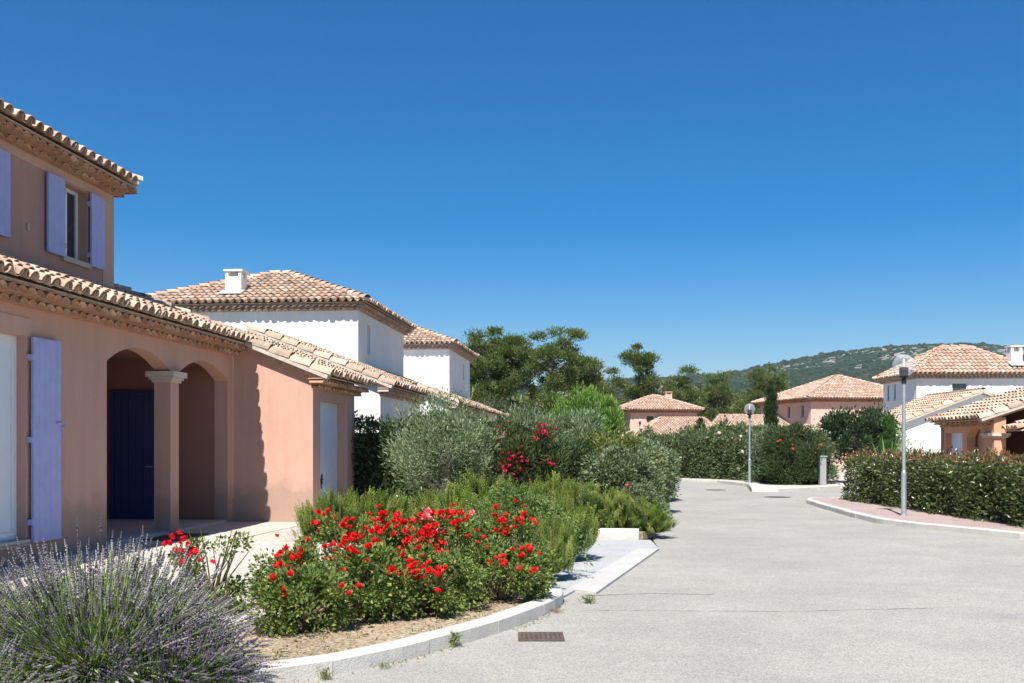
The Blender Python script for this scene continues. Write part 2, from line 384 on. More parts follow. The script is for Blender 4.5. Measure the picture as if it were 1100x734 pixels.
def genoise(mb, p, q, out, rows=2, row_h=.09, step=.13, pitch=.20, seed=0, pal=PAL_G, mortar=(.44, .27, .18), fill=.82):
    """cornice of stacked half round tiles; p..q is the wall line at the cornice top, out = outward unit"""
    rng = np.random.default_rng(seed); p = np.asarray(p, float); q = np.asarray(q, float); out = np.asarray(out, float)
    d = q - p; D = np.linalg.norm(d); d /= D; zup = np.array([0, 0, 1.])
    for r in range(rows):
        proj = step * (r + 1); zt = -row_h * (rows - 1 - r)
        # mortar bed over the tiles of this row
        a = p + zup * (zt - .022) - out * .01 - d * (proj); b_ = q + zup * (zt - .022) - out * .01 + d * (proj)
        mb.poly3([a, b_, b_ + out * (proj + .005), a + out * (proj + .005)], zup * .02, mortar)
        # back infill
        mb.poly3([p - d * proj * .6 + zup * (zt - row_h), q + d * proj * .6 + zup * (zt - row_h), q + d * proj * .6 + zup * (zt - row_h) + out * (proj * fill), p - d * proj * .6 + zup * (zt - row_h) + out * (proj * fill)], zup * (row_h - .024), mortar)
        seg = 6; V = []
        for y in (0, 1):
            for rr in (0, -.014):
                for i in range(seg + 1):
                    t = PI * i / seg; V.append((-math.cos(t) * (pitch * .5 + rr), y, math.sin(t) * (row_h - .026 + rr)))
        V = np.array(V); s1 = seg + 1; Fq = []
        for i in range(seg):
            Fq += [(i, i + 1, 2 * s1 + i + 1, 2 * s1 + i), (s1 + i, 3 * s1 + i, 3 * s1 + i + 1, s1 + i + 1), (2 * s1 + i, 2 * s1 + i + 1, 3 * s1 + i + 1, 3 * s1 + i)]
        m = int((D + 2 * proj) / pitch); k = (np.arange(m) + .5) * ((D + 2 * proj) / m) - proj + (pitch / 2 if r % 2 else 0) * 0
        V[:, 1] *= proj
        rot = np.empty((m, 3, 3)); rot[:, :, 0] = d; rot[:, :, 1] = out; rot[:, :, 2] = zup
        mb.inst(V, np.array(Fq), p + d * k[:, None] + zup * (zt - row_h) + out * rng.normal(0.004, .006, m)[:, None], rot, pick(rng, pal, m, .12))
def hip_roof(F, parent, t0, t1, s0, s1, z, slope, seed, pal=PAL_W, over=.33, ridge_dir=None, gen=True, rows=2, gpal=PAL_G, gm=(.44, .27, .18)):
    """t0<t1, s0<s1 wall rectangle; z = slab eave height"""
    a, b, c, d = t0 - over, t1 + over, s0 - over, s1 + over; W = b - a; D = d - c; h = min(W, D) / 2
    mb = MB(); L1 = D; 
    roof_plane(mb, F.p(b, c, z), F.u, -F.v, slope, [(0, 0), (D, 0), (D - h, h), (h, h)] if D > W + .01 else [(0, 0), (D, 0), (D / 2, D / 2)] , seed, pal)
    roof_plane(mb, F.p(a, c, z), F.u, F.v, slope, [(0, 0), (D, 0), (D - h, h), (h, h)] if D > W + .01 else [(0, 0), (D, 0), (D / 2, D / 2)], seed + 1, pal)
    roof_plane(mb, F.p(a, c, z), F.v, F.u, slope, [(0, 0), (W, 0), (W - h, h), (h, h)] if W > D + .01 else [(0, 0), (W, 0), (W / 2, W / 2)], seed + 2, pal)
    roof_plane(mb, F.p(a, d, z), F.v, -F.u, slope, [(0, 0), (W, 0), (W - h, h), (h, h)] if W > D + .01 else [(0, 0), (W, 0), (W / 2, W / 2)], seed + 3, pal)
    ro = mb.build('roof', 'tile', parent)
    hz = z + slope * h
    if W >= D: r0, r1 = F.p(a + h, (c + d) / 2, hz), F.p(b - h, (c + d) / 2, hz)
    else: r0, r1 = F.p((a + b) / 2, c + h, hz), F.p((a + b) / 2, d - h, hz)
    hb = MB()
    for (x, y) in ((a, c), (b, c), (a, d), (b, d)):
        cp = F.p(x, y, z); top = r0 if np.linalg.norm(cp - r0) < np.linalg.norm(cp - r1) else r1
        tile_line(hb, cp, top, seed + 5, pal, lift=.10)
    if np.linalg.norm(r0 - r1) > .3: tile_line(hb, r0, r1, seed + 9, pal, lift=.10)
    hb.build('ridge_tile', 'tile', ro)
    if gen:
        g = MB(); zz = z - .03
        genoise(g, F.p(t1, s0, zz), F.p(t1, s1, zz), F.v, rows, seed=seed, pal=gpal, mortar=gm, fill=.15); genoise(g, F.p(t0, s0, zz), F.p(t0, s1, zz), -F.v, rows, seed=seed, pal=gpal, mortar=gm, fill=.15)
        genoise(g, F.p(t0, s0, zz), F.p(t1, s0, zz), -F.u, rows, seed=seed, pal=gpal, mortar=gm, fill=.15)
        g.build('cornice', 'genoise', parent)
    return ro

def window_unit(F, parent, axis, fixed, sgn, a0, a1, z0, z1, depth, name='window', sill=True, mull=True, glass='glass', fw=.06, sillmat='stone'):
    """sgn = outward direction sign along the normal axis"""
    f0 = fixed - sgn * depth
    def bx(mb, p, q, r, t, d0, d1):
        lo, hi = sorted((f0 + sgn * d0, f0 + sgn * d1))
        if axis == 's': F.box(mb, (lo, p, r), (hi, q, t))
        else: F.box(mb, (p, lo, r), (q, hi, t))
    fr = MB(); bx(fr, a0, a0 + fw, z0, z1, 0, .06); bx(fr, a1 - fw, a1, z0, z1, 0, .06); bx(fr, a0 + fw, a1 - fw, z0, z0 + fw, 0, .06); bx(fr, a0 + fw, a1 - fw, z1 - fw, z1, 0, .06)
    if mull:
        c = (a0 + a1) / 2; bx(fr, c - fw * .6, c + fw * .6, z0 + fw, z1 - fw, .003, .065)
    w = fr.build(name, 'pvc', parent)
    g = MB(); bx(g, a0 + .02, a1 - .02, z0 + .02, z1 - .02, .02, .035); g.build('pane', glass, w)
    if sill:
        s = MB(); bx(s, a0 - .03, a1 + .03, z0 - .05, z0 - .003, .0, depth + .05); s.build('sill', sillmat, w)
    return w

def shutter(F, parent, t, s0, s1, z0, z1, hinge_s, latch=False):
    """board shutter lying open against a wall at t"""
    b = MB(); n = max(2, int(round((s1 - s0) / .13))); w = (s1 - s0) / n
    for k in range(n):
        F.box(b, (t + .035, s0 + k * w + .0012, z0), (t + .068, s0 + (k + 1) * w - .0012, z1))
    F.box(b, (t + .038, s0 + .004, z0 + .003), (t + .066, s1 - .004, z1 - .003))
    o = b.build('shutter', 'shutter', parent)
    H = z1 - z0
    for fz in (.1, .5, .9) if H > 1.6 else (.15, .85):
        z = z0 + H * fz; hs = s0 if hinge_s == 0 else s1; d = 1 if hinge_s == 0 else -1; h = MB()
        F.box(h, (t + .003, min(hs - d * .035, hs + d * .02), z - .035), (t + .075, max(hs - d * .035, hs + d * .02), z + .035))
        h.build('hinge', 'shutter', o)
    if latch:
        l = MB(); z = z0 + H * .585
        l.tube([F.p(t + .03, s1 - .12, z), F.p(t + .085, s1 - .12, z), F.p(t + .085, s1 + .05, z), F.p(t + .085, s1 + .0, z - .05), F.p(t + .085, s1 + .03, z - .17)], [.014, .014, .012, .007, .006], 6)
        l.build('latch', 'shutter', o)
    return o

def chimney(F, parent, t, s, z0, z1, w, d, mat='white', twin=False):
    b = MB(); vz = z1 - (.30 if twin else .22); F.box(b, (t - w / 2, s - d / 2, z0), (t + w / 2, s + d / 2, vz)); c = b.build('chimney', mat, parent)
    pw = .13 if twin else .09
    for (x, y) in ((-1, -1), (1, -1), (-1, 1), (1, 1)):
        p = MB(); F.box(p, (t + x * (w / 2 - pw / 2) - pw / 2, s + y * (d / 2 - pw / 2) - pw / 2, vz + .001), (t + x * (w / 2 - pw / 2) + pw / 2, s + y * (d / 2 - pw / 2) + pw / 2, z1 - .052)); p.build('vent_post', mat, c)
    p = MB(); F.box(p, (t - w * .12, s - d * .2, vz + .002), (t + w * .12, s + d * .2, z1 - .07)); p.build('flue', 'stone', c)
    k = MB(); F.box(k, (t - w / 2 - .05, s - d / 2 - .05, z1 - .05), (t + w / 2 + .05, s + d / 2 + .05, z1)); k.build('cap', mat, c)
    return c

# ================================================================== SETTING
g = MB(); g.prism([(-3000, -400), (3000, -400), (3000, 4000), (-3000, 4000)], -1.0, -.03); struct('ground', g, 'ground')
# road: wide sheet, the kerbed areas sit on top of it
def sheet(poly, z, t=.03):
    mb = MB(); mb.prism(poly, z - t, z); return mb
struct('road', sheet([(-6, -3), (40, -3), (40, 37.2), (12.1, 36.6), (9.0, 33.9), (8.1, 33.9), (9.1, 38.7), (8.6, 42), (6.6, 44.7), (5.2, 38.5), (4.55, 33), (3.35, 25), (2.75, 20), (2.42, 17.2), (2.24, 15.15), (.45, 10.3), (-3, 8.5)], 0.0), 'asphalt')

def kerb_run(pts, w=.15, h=.125, z0=0, name='kerb', block=1.0, closed=False, seed=1, side=1):
    """concrete kerb blocks along a polyline, width to the left of travel"""
    rng = random.Random(seed); mb = MB()
    P = [np.array((x, y), float) for x, y in pts]
    # resample
    seg = []; L = 0
    for a, b in zip(P[:-1], P[1:]): seg.append((L, a, b)); L += np.linalg.norm(b - a)
    def at(s):
        s = min(max(s, 0), L - 1e-6)
        for s0, a, b in seg:
            l = np.linalg.norm(b - a)
            if s <= s0 + l + 1e-9: return a + (b - a) * ((s - s0) / l), (b - a) / l
        return seg[-1][2], (seg[-1][2] - seg[-1][1]) / np.linalg.norm(seg[-1][2] - seg[-1][1])
    n = max(1, int(round(L / block)))
    for k in range(n):
        s0 = k * L / n + .004; s1 = (k + 1) * L / n - .004; sub = 3; cols = []
        j = rng.uniform(-.005, .005); jz = rng.uniform(-.004, .004)
        V = []
        for i in range(sub + 1):
            p, d = at(s0 + (s1 - s0) * i / sub); nrm = np.array((-d[1], d[0])) * side
            q = p + nrm * (j)
            r = .018
            for (o_, z) in ((0, z0 - .02), (0, z0 + h - r), (r, z0 + h), (w, z0 + h), (w, z0 - .02)):
                V.append((q[0] + nrm[0] * o_, q[1] + nrm[1] * o_, z + (jz if z > z0 else 0)))
        F = []
        for i in range(sub):
            for m_ in range(5): F.append((i * 5 + m_, (i + 1) * 5 + m_, (i + 1) * 5 + (m_ + 1) % 5, i * 5 + (m_ + 1) % 5))
        F += [(0, 1, 2, 3, 4), tuple(sub * 5 + m_ for m_ in (4, 3, 2, 1, 0))]
        mb.add(V, F)
    return struct(name, mb, 'kerb')
bedk = [(-4.6, 5.0), (-3.1, 5.75), (-1.71, 6.54), (-1.25, 6.88), (-.85, 7.32), (-.38, 8.0), (-.08, 8.5), (.16, 9.0), (.38, 9.5), (.50, 9.9), (.53, 10.25)]
kerb_run(bedk, block=.95, side=1, seed=3)
# planting bed soil inside the kerb
inner = [(x - .12, y + .10) for x, y in bedk]
soilpoly = inner + [(.35, 10.6), (.25, 11.6), (-.6, 12.2), (-1.6, 12.0), (-2.15, 11.2), (-2.35, 10.2), (-2.75, 9.3), (-3.5, 8.2), (-5.2, 6.6)]
struct('planting_bed', sheet(soilpoly, .10, .12), 'soil')
# driveway and terrace between bed and pink house
HF = Frame(-7.0, 0.0, 5.6)
def TS(t, s): q = HF.p(t, s, 0); return (q[0], q[1])
def mound_sheet(poly, zf): pass
terr = [TS(0.0, 3.0), TS(0.0, 18.6), TS(1.52, 18.6), TS(1.52, 22.0), (-1.0, 20.0), (-.3, 17.0), (-.55, 16.5), (-.25, 12.2), (.25, 10.4), (-1.0, 9.4), (-3.0, 6.9), (-5.5, 4.6)]
struct('driveway', sheet(terr, .168, .16), 'gravelcrete')
struct('path', sheet([TS(0.0, 3.0), TS(0.0, 18.58), TS(1.50, 18.58), TS(1.55, 18.30), TS(1.15, 12), TS(1.1, 3)], .176, .10), 'path')
# parking bay with pale edge strip and low kerb behind it
bayp = [(.1, 10.75), (.52, 10.35), (.66, 10.75), (1.93, 15.25), (2.24, 15.3), (2.30, 16.55), (-.5, 16.55), (-.2, 12.5)]
struct('parking_bay', sheet(bayp, .022, .03), 'bay')
struct('edge_strip', sheet([(.62, 10.9), (.90, 10.62), (2.24, 15.15), (1.93, 15.2)], .028, .03), 'strip')
kerb_run([(2.12, 16.62), (1.2, 16.72), (-.4, 16.78)], w=.16, h=.17, z0=.02, name='bay_kerb', block=1.0, side=-1)
# back bed for the rosemary hedge and the shrubs
backbed = [(2.46, 17.2), (2.2, 16.75), (-.5, 16.9), (-.9, 15.6), (-2.2, 14.6), (-3.4, 14.4), (-3.75, 16), (-3.45, 19.5), (-2.6, 23), (0, 30), (2, 44), (6.6, 45.0), (5.2, 38.5), (4.55, 33), (3.35, 25), (2.75, 20)]
struct('verge', sheet(backbed, .135, .13), 'soil')
kerb_run([(2.46, 17.2), (2.75, 20), (3.35, 25), (4.55, 33), (5.2, 38.5), (6.6, 44.7)], w=.14, h=.145, name='left_kerb', side=1, block=1.5)
# far kerb and sidewalk
kerb_run([(6.6, 44.7), (8.6, 42.05), (9.15, 38.6), (8.15, 33.85), (9.05, 33.75), (12.1, 36.5), (30, 37.5)], w=.15, h=.12, name='far_kerb', side=1, block=1.5)
struct('far_pavement', sheet([(6.7, 44.8), (8.7, 42.1), (9.25, 38.65), (8.25, 33.95), (9.05, 33.88), (12.1, 36.62), (30, 37.6), (30, 60), (6.0, 60)], .105, .12), 'path')
# right-hand pavement nose with kerb, pink paving
rk = [(40, 9.0), (12.5, 13.3), (9.9, 15.3), (8.63, 16.75), (8.15, 18.0), (7.75, 19.0), (7.42, 20.2), (7.50, 22.0), (7.78, 25.0), (8.0, 27.0), (8.25, 27.9), (8.9, 28.3), (12, 28.6), (30, 29.2)]
kerb_run(rk, w=.15, h=.115, name='right_kerb', side=-1, block=1.0)
struct('pavement', sheet([(x + .07, y) for x, y in rk[3:10]] + [(8.3, 27.8), (9.4, 28.1), (9.4, 16.6)], .10, .12), 'pinkpave')
struct('garden_soil', sheet([(9.35, 16.0), (9.9, 15.4), (12.5, 13.5), (40, 9.2), (30, 29.0), (12, 28.4), (9.35, 28.1)], .106, .12), 'soil')
# cracks and joints in the asphalt
def crack(pts, w, seed):
    rng = random.Random(seed); mb = MB(); P = []
    for (a, b) in zip(pts[:-1], pts[1:]):
        for k in range(24): P.append((a[0] + (b[0] - a[0]) * k / 24 + rng.uniform(-.02, .02), a[1] + (b[1] - a[1]) * k / 24 + rng.uniform(-.02, .02)))
    for i in range(len(P) - 1):
        w0 = w * rng.uniform(.4, 1.3)
        mb.add([(P[i][0], P[i][1], .003), (P[i + 1][0], P[i + 1][1], .003), (P[i + 1][0], P[i + 1][1] + w0, .003), (P[i][0], P[i][1] + w0, .003)], [(0, 1, 2, 3)])
    return mb
M['crackm'] = plain('crack_dirt', (.13, .12, .105), .95, .05)
cr = crack([(.8, 10.55), (1.5, 10.7), (2.2, 10.62)], .018, 3); struct('road_crack', cr, 'crackm')
cr = crack([(.7, 9.62), (2.6, 9.55), (4.2, 9.75)], .009, 4); struct('road_crack', cr, 'crackm')
cr = crack([(2.4, 15.5), (3.4, 15.2), (4.3, 15.35)], .009, 5); struct('road_crack', cr, 'crackm')

# hills
def ridge_px(px):
    X = [-400, 300, 500, 600, 700, 730, 770, 800, 850, 900, 950, 985, 1040, 1100, 1200, 1400]
    Y = [455, 440, 425, 415, 407, 404, 402, 398.5, 388.5, 380.5, 375, 372.5, 371.5, 376, 382, 400]
    return np.interp(px, X, Y)
mb = MB(); NA, ND = 260, 46; V = np.zeros((ND, NA, 3)); rng = np.random.default_rng(5)
ang = np.linspace(-1.0, 1.0, NA); ds = np.linspace(420, 1500, ND)
ph = rng.uniform(0, 6.28, (14,)); kx = rng.uniform(.004, .03, 14); ky = rng.uniform(.004, .03, 14)
for i, d in enumerate(ds):
    x = ang * d; y = np.full(NA, d)
    H = (478 - ridge_px(550 + 1070 * ang)) / 1070 * 1380 * .99 - 1
    f = np.clip((d - 420) / (1380 - 420), 0, 1); f = f * f * (3 - 2 * f) if d <= 1380 else 1 - ((d - 1380) / 120) * .5
    z = H * f + f * (1 - f) * 4 * sum(np.sin(kx[k] * x + ky[k] * y + ph[k]) for k in range(14)) * 1.6 - 1
    z += rng.normal(0, .8, NA) * f
    V[i] = np.stack([x, y, z], 1)
F = np.array([(i * NA + j, i * NA + j + 1, (i + 1) * NA + j + 1, (i + 1) * NA + j) for i in range(ND - 1) for j in range(NA - 1)])
mb.v.append(V.reshape(-1, 3)); mb.f.append(F); mb.c.append(np.ones((NA * ND, 3))); mb.n = NA * ND
struct('hills', mb, 'hill', smooth=True)
# scrub on the hills
tb = MB(); rng = np.random.default_rng(8); n = 16000
ii = rng.uniform(14, ND - 6.5, n); jj = rng.uniform(100, NA - 2, n); i0 = ii.astype(int); j0 = jj.astype(int)
pos = V[i0, j0] + (V[np.minimum(i0 + 1, ND - 1), j0] - V[i0, j0]) * (ii - i0)[:, None] + (V[i0, j0 + 1] - V[i0, j0]) * (jj - j0)[:, None]
th = np.linspace(0, 2 * PI, 7)[:-1]; tv = [(0, 0, 1)] + [(math.cos(t) * .9, math.sin(t) * .9, .55) for t in th] + [(math.cos(t), math.sin(t), -.1) for t in th]
tf = [(0, 1 + k, 1 + (k + 1) % 6, 1 + (k + 1) % 6) for k in range(6)] + [(1 + k, 7 + k, 7 + (k + 1) % 6, 1 + (k + 1) % 6) for k in range(6)]
tri = np.array([f[:3] for f in tf[:6]]); qd = np.array(tf[6:])
sc = rng.uniform(.8, 2.6, n) * np.where(rng.uniform(0,1,n) < .1, 1.5, 1); rot = np.zeros((n, 3, 3)); rot[:, 0, 0] = sc * rng.uniform(.8, 1.5, n); rot[:, 1, 1] = sc; rot[:, 2, 2] = sc * rng.uniform(.7, 1.1, n)
cc = pick(rng, [(.022, .045, .022), (.035, .06, .03), (.028, .05, .025), (.05, .07, .035)], n, .2)
V2 = np.einsum('nij,kj->nki', rot, np.array(tv)) + pos[:, None]
tb.v.append(V2.reshape(-1, 3)); tb.c.append(np.repeat(cc, 13, 0)); off = (np.arange(n) * 13)[:, None, None]
tb.f.append((tri[None] + off).reshape(-1, 3)); tb.f.append((qd[None] + off).reshape(-1, 4)); tb.n = n * 13
tb.build('hill_scrub', 'dull', kind='stuff', label='dark evergreen scrub scattered over the rocky hillside', cat='scrub')

# ================================================================== PINK HOUSE (near left)
F = HF
ph = thing('pink_house', 'near two storey pink house with arched porch and lilac shutters, filling the left edge', 'house', tuple(F.p(0, 12, .1)), F.rz)
ZG = .08
mb = MB()
wall_panel(mb, F, 's', 0, -.25, 4.0, 18.6, ZG, 3.42, holes=[(10.75, 11.99, .42, 2.90)], arches=[(13.93, 15.95, ZG, 2.77, 3.04), (16.26, 18.34, ZG, 2.77, 3.04)])
F.box(mb, (-8, 18.35, ZG), (-2.4, 18.6, 3.42)); F.box(mb, (-8, 4.0, ZG), (-.25, 4.25, 3.42)); F.box(mb, (-8.2, 4.0, ZG), (-8, 18.6, 3.42))
mb.build('wall', 'pink', ph)
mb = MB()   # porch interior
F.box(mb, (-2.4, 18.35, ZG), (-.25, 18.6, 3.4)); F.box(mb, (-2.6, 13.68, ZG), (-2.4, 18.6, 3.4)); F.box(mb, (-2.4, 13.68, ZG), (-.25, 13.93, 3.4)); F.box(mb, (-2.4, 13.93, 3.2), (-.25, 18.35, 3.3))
mb.build('porch_wall', 'pinkshade', ph)
mb = MB(); F.box(mb, (-2.4, 13.93, .1), (-.02, 18.35, .225)); mb.build('porch_floor', 'path', ph)
# column with capital
mb = MB(); F.box(mb, (-.27, 15.952, .19), (-.002, 16.258, 2.66)); col = mb.build('column', 'pinkband', ph)
mb = MB()
for k, (e, za, zb) in enumerate(((.03, 2.60, 2.64), (.06, 2.64, 2.68), (.10, 2.68, 2.77))):
    F.box(mb, (-.27 - e, 15.95 - e, za + .001 * k), (e, 16.26 + e, zb))
mb.build('capital', 'stone', col)
# blue front door in the far porch wall
mb = MB(); n = 6
for k in range(n):
    w = .84 / n; F.box(mb, (-2.16 + k * w + .004, 18.30, .235), (-2.16 + (k + 1) * w - .004, 18.34, 2.55))
F.box(mb, (-2.15, 18.315, .24), (-1.33, 18.349, 2.54))
dr = mb.build('front_door', 'blue', ph, label='blue front door in the dark porch')
mb = MB(); mb.tube([F.p(-1.42, 18.30, 1.2), F.p(-1.42, 18.25, 1.2), F.p(-1.54, 18.25, 1.2)], .01, 6); mb.build('handle', 'steel', dr)
mb = MB(); F.box(mb, (-2.24, 18.29, .235), (-2.17, 18.345, 2.62)); F.box(mb, (-1.31, 18.29, .235), (-1.24, 18.345, 2.62)); F.box(mb, (-2.17, 18.29, 2.56), (-1.31, 18.345, 2.62)); mb.build('door_frame', 'blue', dr)
# french window
w = window_unit(F, ph, 's', 0, 1, 10.75, 11.99, .47, 2.90, .17, glass='pvc', fw=.09)
mb = MB(); F.box(mb, (-.17, 10.70, .40), (.05, 12.02, .435)); F.box(mb, (-.17, 10.74, .437), (.0, 11.98, .468)); mb.build('sill_tile', 'mortar', w)
mb = MB(); F.box(mb, (.001, 10.5, 2.905), (.012, 12.02 + .08, 3.12)); mb.build('lintel_band', 'pinkband', ph)
shutter(F, ph, 0, 12.05, 12.66, .42, 2.90, 0, latch=True)
shutter(F, ph, 0, 10.1, 10.70, .42, 2.90, 1)
# upper storey
mb = MB(); UZ = 5.70
wall_panel(mb, F, 's', -1.0, -.3, 4.0, 16.04, 3.2, UZ, holes=[(14.53, 15.22, 4.35, 5.45), (12.05, 12.74, 4.35, 5.45), (9.4, 10.1, 4.35, 5.45)])
F.box(mb, (-8, 15.74, 3.2), (-1.3, 16.04, UZ)); F.box(mb, (-8, 4, 3.2), (-1.3, 4.3, UZ)); F.box(mb, (-8.2, 4, 3.2), (-8, 16.04, UZ)); mb.build('upper_wall', 'upper', ph)
mb = MB()  # painted corner and frieze bands
F.box(mb, (-.999, 15.70, 3.9), (-.988, 16.042, 5.48)); F.box(mb, (-.999, 4, 5.482), (-.986, 16.044, 5.66)); mb.build('wall_band', 'pinkband', ph)
for (a, b_) in ((14.53, 15.22), (12.05, 12.74)):
    window_unit(F, ph, 's', -1.0, 1, a, b_, 4.37, 5.45, .2, fw=.05, sill=False)
    mb = MB(); F.box(mb, (-1.2, a - .04, 4.29), (-.94, b_ + .04, 4.368)); mb.build('window_sill', 'mortar', ph)
    shutter(F, ph, -1.0, a - .46, a - .03, 4.34, 5.46, 1); shutter(F, ph, -1.0, b_ + .03, b_ + .43, 4.34, 5.46, 0)
mb = MB(); mb.tube([F.p(-.98, 13.65, 4.55), F.p(-.98, 13.65, 4.64)], .018, 6); mb.build('wall_fitting', 'stone', ph)
# roofs
SL = .40; ZE = 3.47
mb = MB()
roof_plane(mb, F.p(.30, 4.0, ZE), F.u, -F.v, SL, [(0, 0), (15.0, 0), (12.04, 2.96), (12.04, 1.3), (0, 1.3)], 11)
roof_plane(mb, F.p(.30, 19.0, ZE), -F.v, -F.u, SL, [(0, 0), (8.6, 0), (4.3, 4.3)], 12)
ro = mb.build('roof', 'tile', ph, label='lower roof of pale canal tiles')
mb = MB(); tile_line(mb, F.p(.30, 19.0, ZE), F.p(-2.66, 16.04, ZE + SL * 2.96), 5, lift=.08)
mb.build('ridge_tile', 'tile', ro)
mb = MB(); genoise(mb, F.p(0, 4.0, ZE - .020), F.p(0, 18.5, ZE - .020), F.v, 2, .10, .155, .185, seed=1); mb.build('cornice', 'genoise', ph)
ZU = 5.80
mb = MB()
roof_plane(mb, F.p(-.72, 4.0, ZU), F.u, -F.v, SL, [(0, 0), (12.25, 0), (8.6, 3.65), (0, 3.65)], 13)
roof_plane(mb, F.p(-.72, 16.25, ZU), -F.v, -F.u, SL, [(0, 0), (7.3, 0), (3.65, 3.65)], 14)
ru = mb.build('roof', 'tile', ph, label='upper roof of canal tiles')
mb = MB(); tile_line(mb, F.p(-.72, 16.25, ZU), F.p(-4.37, 12.6, ZU + SL * 3.65), 6, lift=.08); mb.build('ridge_tile', 'tile', ru)
mb = MB(); genoise(mb, F.p(-1.0, 4.0, ZU - .020), F.p(-1.0, 16.0, ZU - .020), F.v, 2, .085, .145, .185, seed=2); genoise(mb, F.p(-8, 16.04, ZU - .020), F.p(-1.0, 16.04, ZU - .020), F.u, 2, .085, .10, .185, seed=3); mb.build('cornice', 'genoise', ph)

def garage(F, parent, s0, s1, r0, r1, D0, D1, ze, wallmat, seed, door=None, split=None, t_wall=1.52, t_eave=1.85, gm=(.44, .27, .18), gpal=PAL_G, tback=0.0, full=None, zb=ZG, pal=PAL_W):
    """projecting garage wing under the plane of slope SL: wall s0..s1, roof r0..r1; near verge on the r0 side"""
    zt = lambda t: ze - .062 + SL * (t_eave - t)
    # near wall (sloping top), far wall
    for (sa, sb) in ((s0, s0 + .22), (s1 - .22, s1)):
        mb = MB()
        pts = [F.p(tback, sa, zb), F.p(t_wall, sa, zb), F.p(t_wall, sa, zt(t_wall)), F.p(tback, sa, zt(tback))]
        mb.poly3(pts, F.u * (sb - sa))
        mb.build('wall', wallmat, parent)
    fw = MB()
    wall_panel(fw, F, 's', t_wall + .002, -.25, s0 + .002, s1 - .002, zb, zt(t_wall) - .003, holes=[door] if door else [])
    fw.build('wall', wallmat if wallmat != 'pink' else 'pinkband', parent)
    mb = MB(); poly = full or [(0, 0), (r1 - r0, 0), (r1 - r0, D1), (split if split else 0, D1), (split if split else 0, D0), (0, D0)]
    if full is None and not split: poly = [(0, 0), (r1 - r0, 0), (r1 - r0, D1), (0, D1)]
    roof_plane(mb, F.p(t_eave, r0, ze), F.u, -F.v, SL, poly, seed, pal)
    ro = mb.build('roof', 'tile', parent)
    mb = MB(); dd = D0 if (split or full) else D1
    tile_line(mb, F.p(t_eave, r0 + .05, ze), F.p(t_eave - dd, r0 + .05, ze + SL * dd), seed + 1, pal, w=.26, h=.13, L=.46, lift=.02)
    # verge board of mortar under the verge tiles
    mb.poly3([F.p(t_eave - .05, r0 + .02, ze - .02), F.p(t_eave - dd, r0 + .02, ze - .02 + SL * dd), F.p(t_eave - dd, r0 + .02, ze - .13 + SL * dd), F.p(t_eave - .05, r0 + .02, ze - .12)], F.u * (s0 - r0 - .02), (.50, .33, .25))
    mb.build('ridge_tile', 'tile', ro, label='verge tiles along the near roof edge')
    mb = MB(); genoise(mb, F.p(t_wall, s0, ze - .03), F.p(t_wall, s1, ze - .03), F.v, 2, .09, .13, .185, seed=seed + 2, pal=gpal, mortar=gm); mb.build('cornice', 'genoise', parent)
def garage_door(F, parent, t, a, b, z0, z1, mat='dooru', lab=None):
    mb = MB(); n = 5
    for k in range(n): 
        h = (z1 - z0) / n; F.box(mb, (t - .05, a, z0 + k * h + .004), (t, b, z0 + (k + 1) * h - .004))
    F.box(mb, (t - .045, a + .002, z0 + .002), (t - .006, b - .002, z1 - .002))
    d = mb.build('garage_door', mat, parent)
    h = MB(); c = (a + b) / 2 - .25
    F.box(h, (t + .001, c - .13, .82), (t + .02, c - .10, 1.02)); F.box(h, (t + .001, c + .06, .82), (t + .02, c + .09, 1.02)); h.tube([F.p(t + .03, c - .13, .92), F.p(t + .03, c + .09, .92)], .012, 6)
    h.tube([F.p(t + .02, c - .03, .92), F.p(t + .03, c - .03, .74)], .012, 6)
    h.build('handle', 'iron', d)
garage(F, ph, 18.602, 21.6, 18.47, 21.75, 1.55, 2.70, ZE - SL * 1.55, 'pink', 31, door=(19.07, 21.01, ZG, 2.46), split=.55)
garage_door(F, ph, 1.52 - .21, 19.07, 21.01, .09, 2.46)

# ================================================================== FIRST WHITE HOUSE
w1 = thing('white_house', 'white two storey house with square chimney, just behind the near pink house', 'house', tuple(F.p(0, 30, .05)), F.rz)
WG = (.50, .43, .38); WP = [(.56, .44, .37), (.50, .39, .33), (.60, .45, .36)]
garage(F, w1, 24.02, 29.0, 23.88, 29.1, 3.55, 3.55, 2.98, 'white', 41, door=(25.0, 27.4, ZG, 2.3), gm=WG, gpal=WP, tback=-1.6, pal=PAL_W)
garage_door(F, w1, 1.52 - .21, 25.0, 27.4, .09, 2.3)
mb = MB(); F.box(mb, (-7.3, 29.0, .05), (0, 37.0, 3.7)); mb.build('wall', 'white', w1)
mb = MB(); roof_plane(mb, F.p(.30, 29.1, 3.6), F.u, -F.v, SL, [(0, 0), (8.2, 0), (8.2, .8), (0, .8)], 43); mb.build('roof', 'tile', w1)
mb = MB()
wall_panel(mb, F, 's', -.5, -.3, 29.8, 36.4, 3.4, 5.78, holes=[(30.95, 31.30, 4.42, 5.33)])
F.box(mb, (-7.3, 29.8, 3.4), (-.8, 30.1, 5.78)); F.box(mb, (-7.3, 30.1, 3.4), (-7.0, 36.4, 5.78)); F.box(mb, (-7.0, 36.1, 3.4), (-.8, 36.4, 5.78))
mb.build('upper_wall', 'white', w1)
window_unit(F, w1, 's', -.5, 1, 30.95, 31.30, 4.42, 5.33, .12, mull=False, fw=.02, sill=False)
hip_roof(F, w1, -7.3, -.5, 29.8, 36.4, 5.82, .40, 51, gpal=WP, gm=WG)
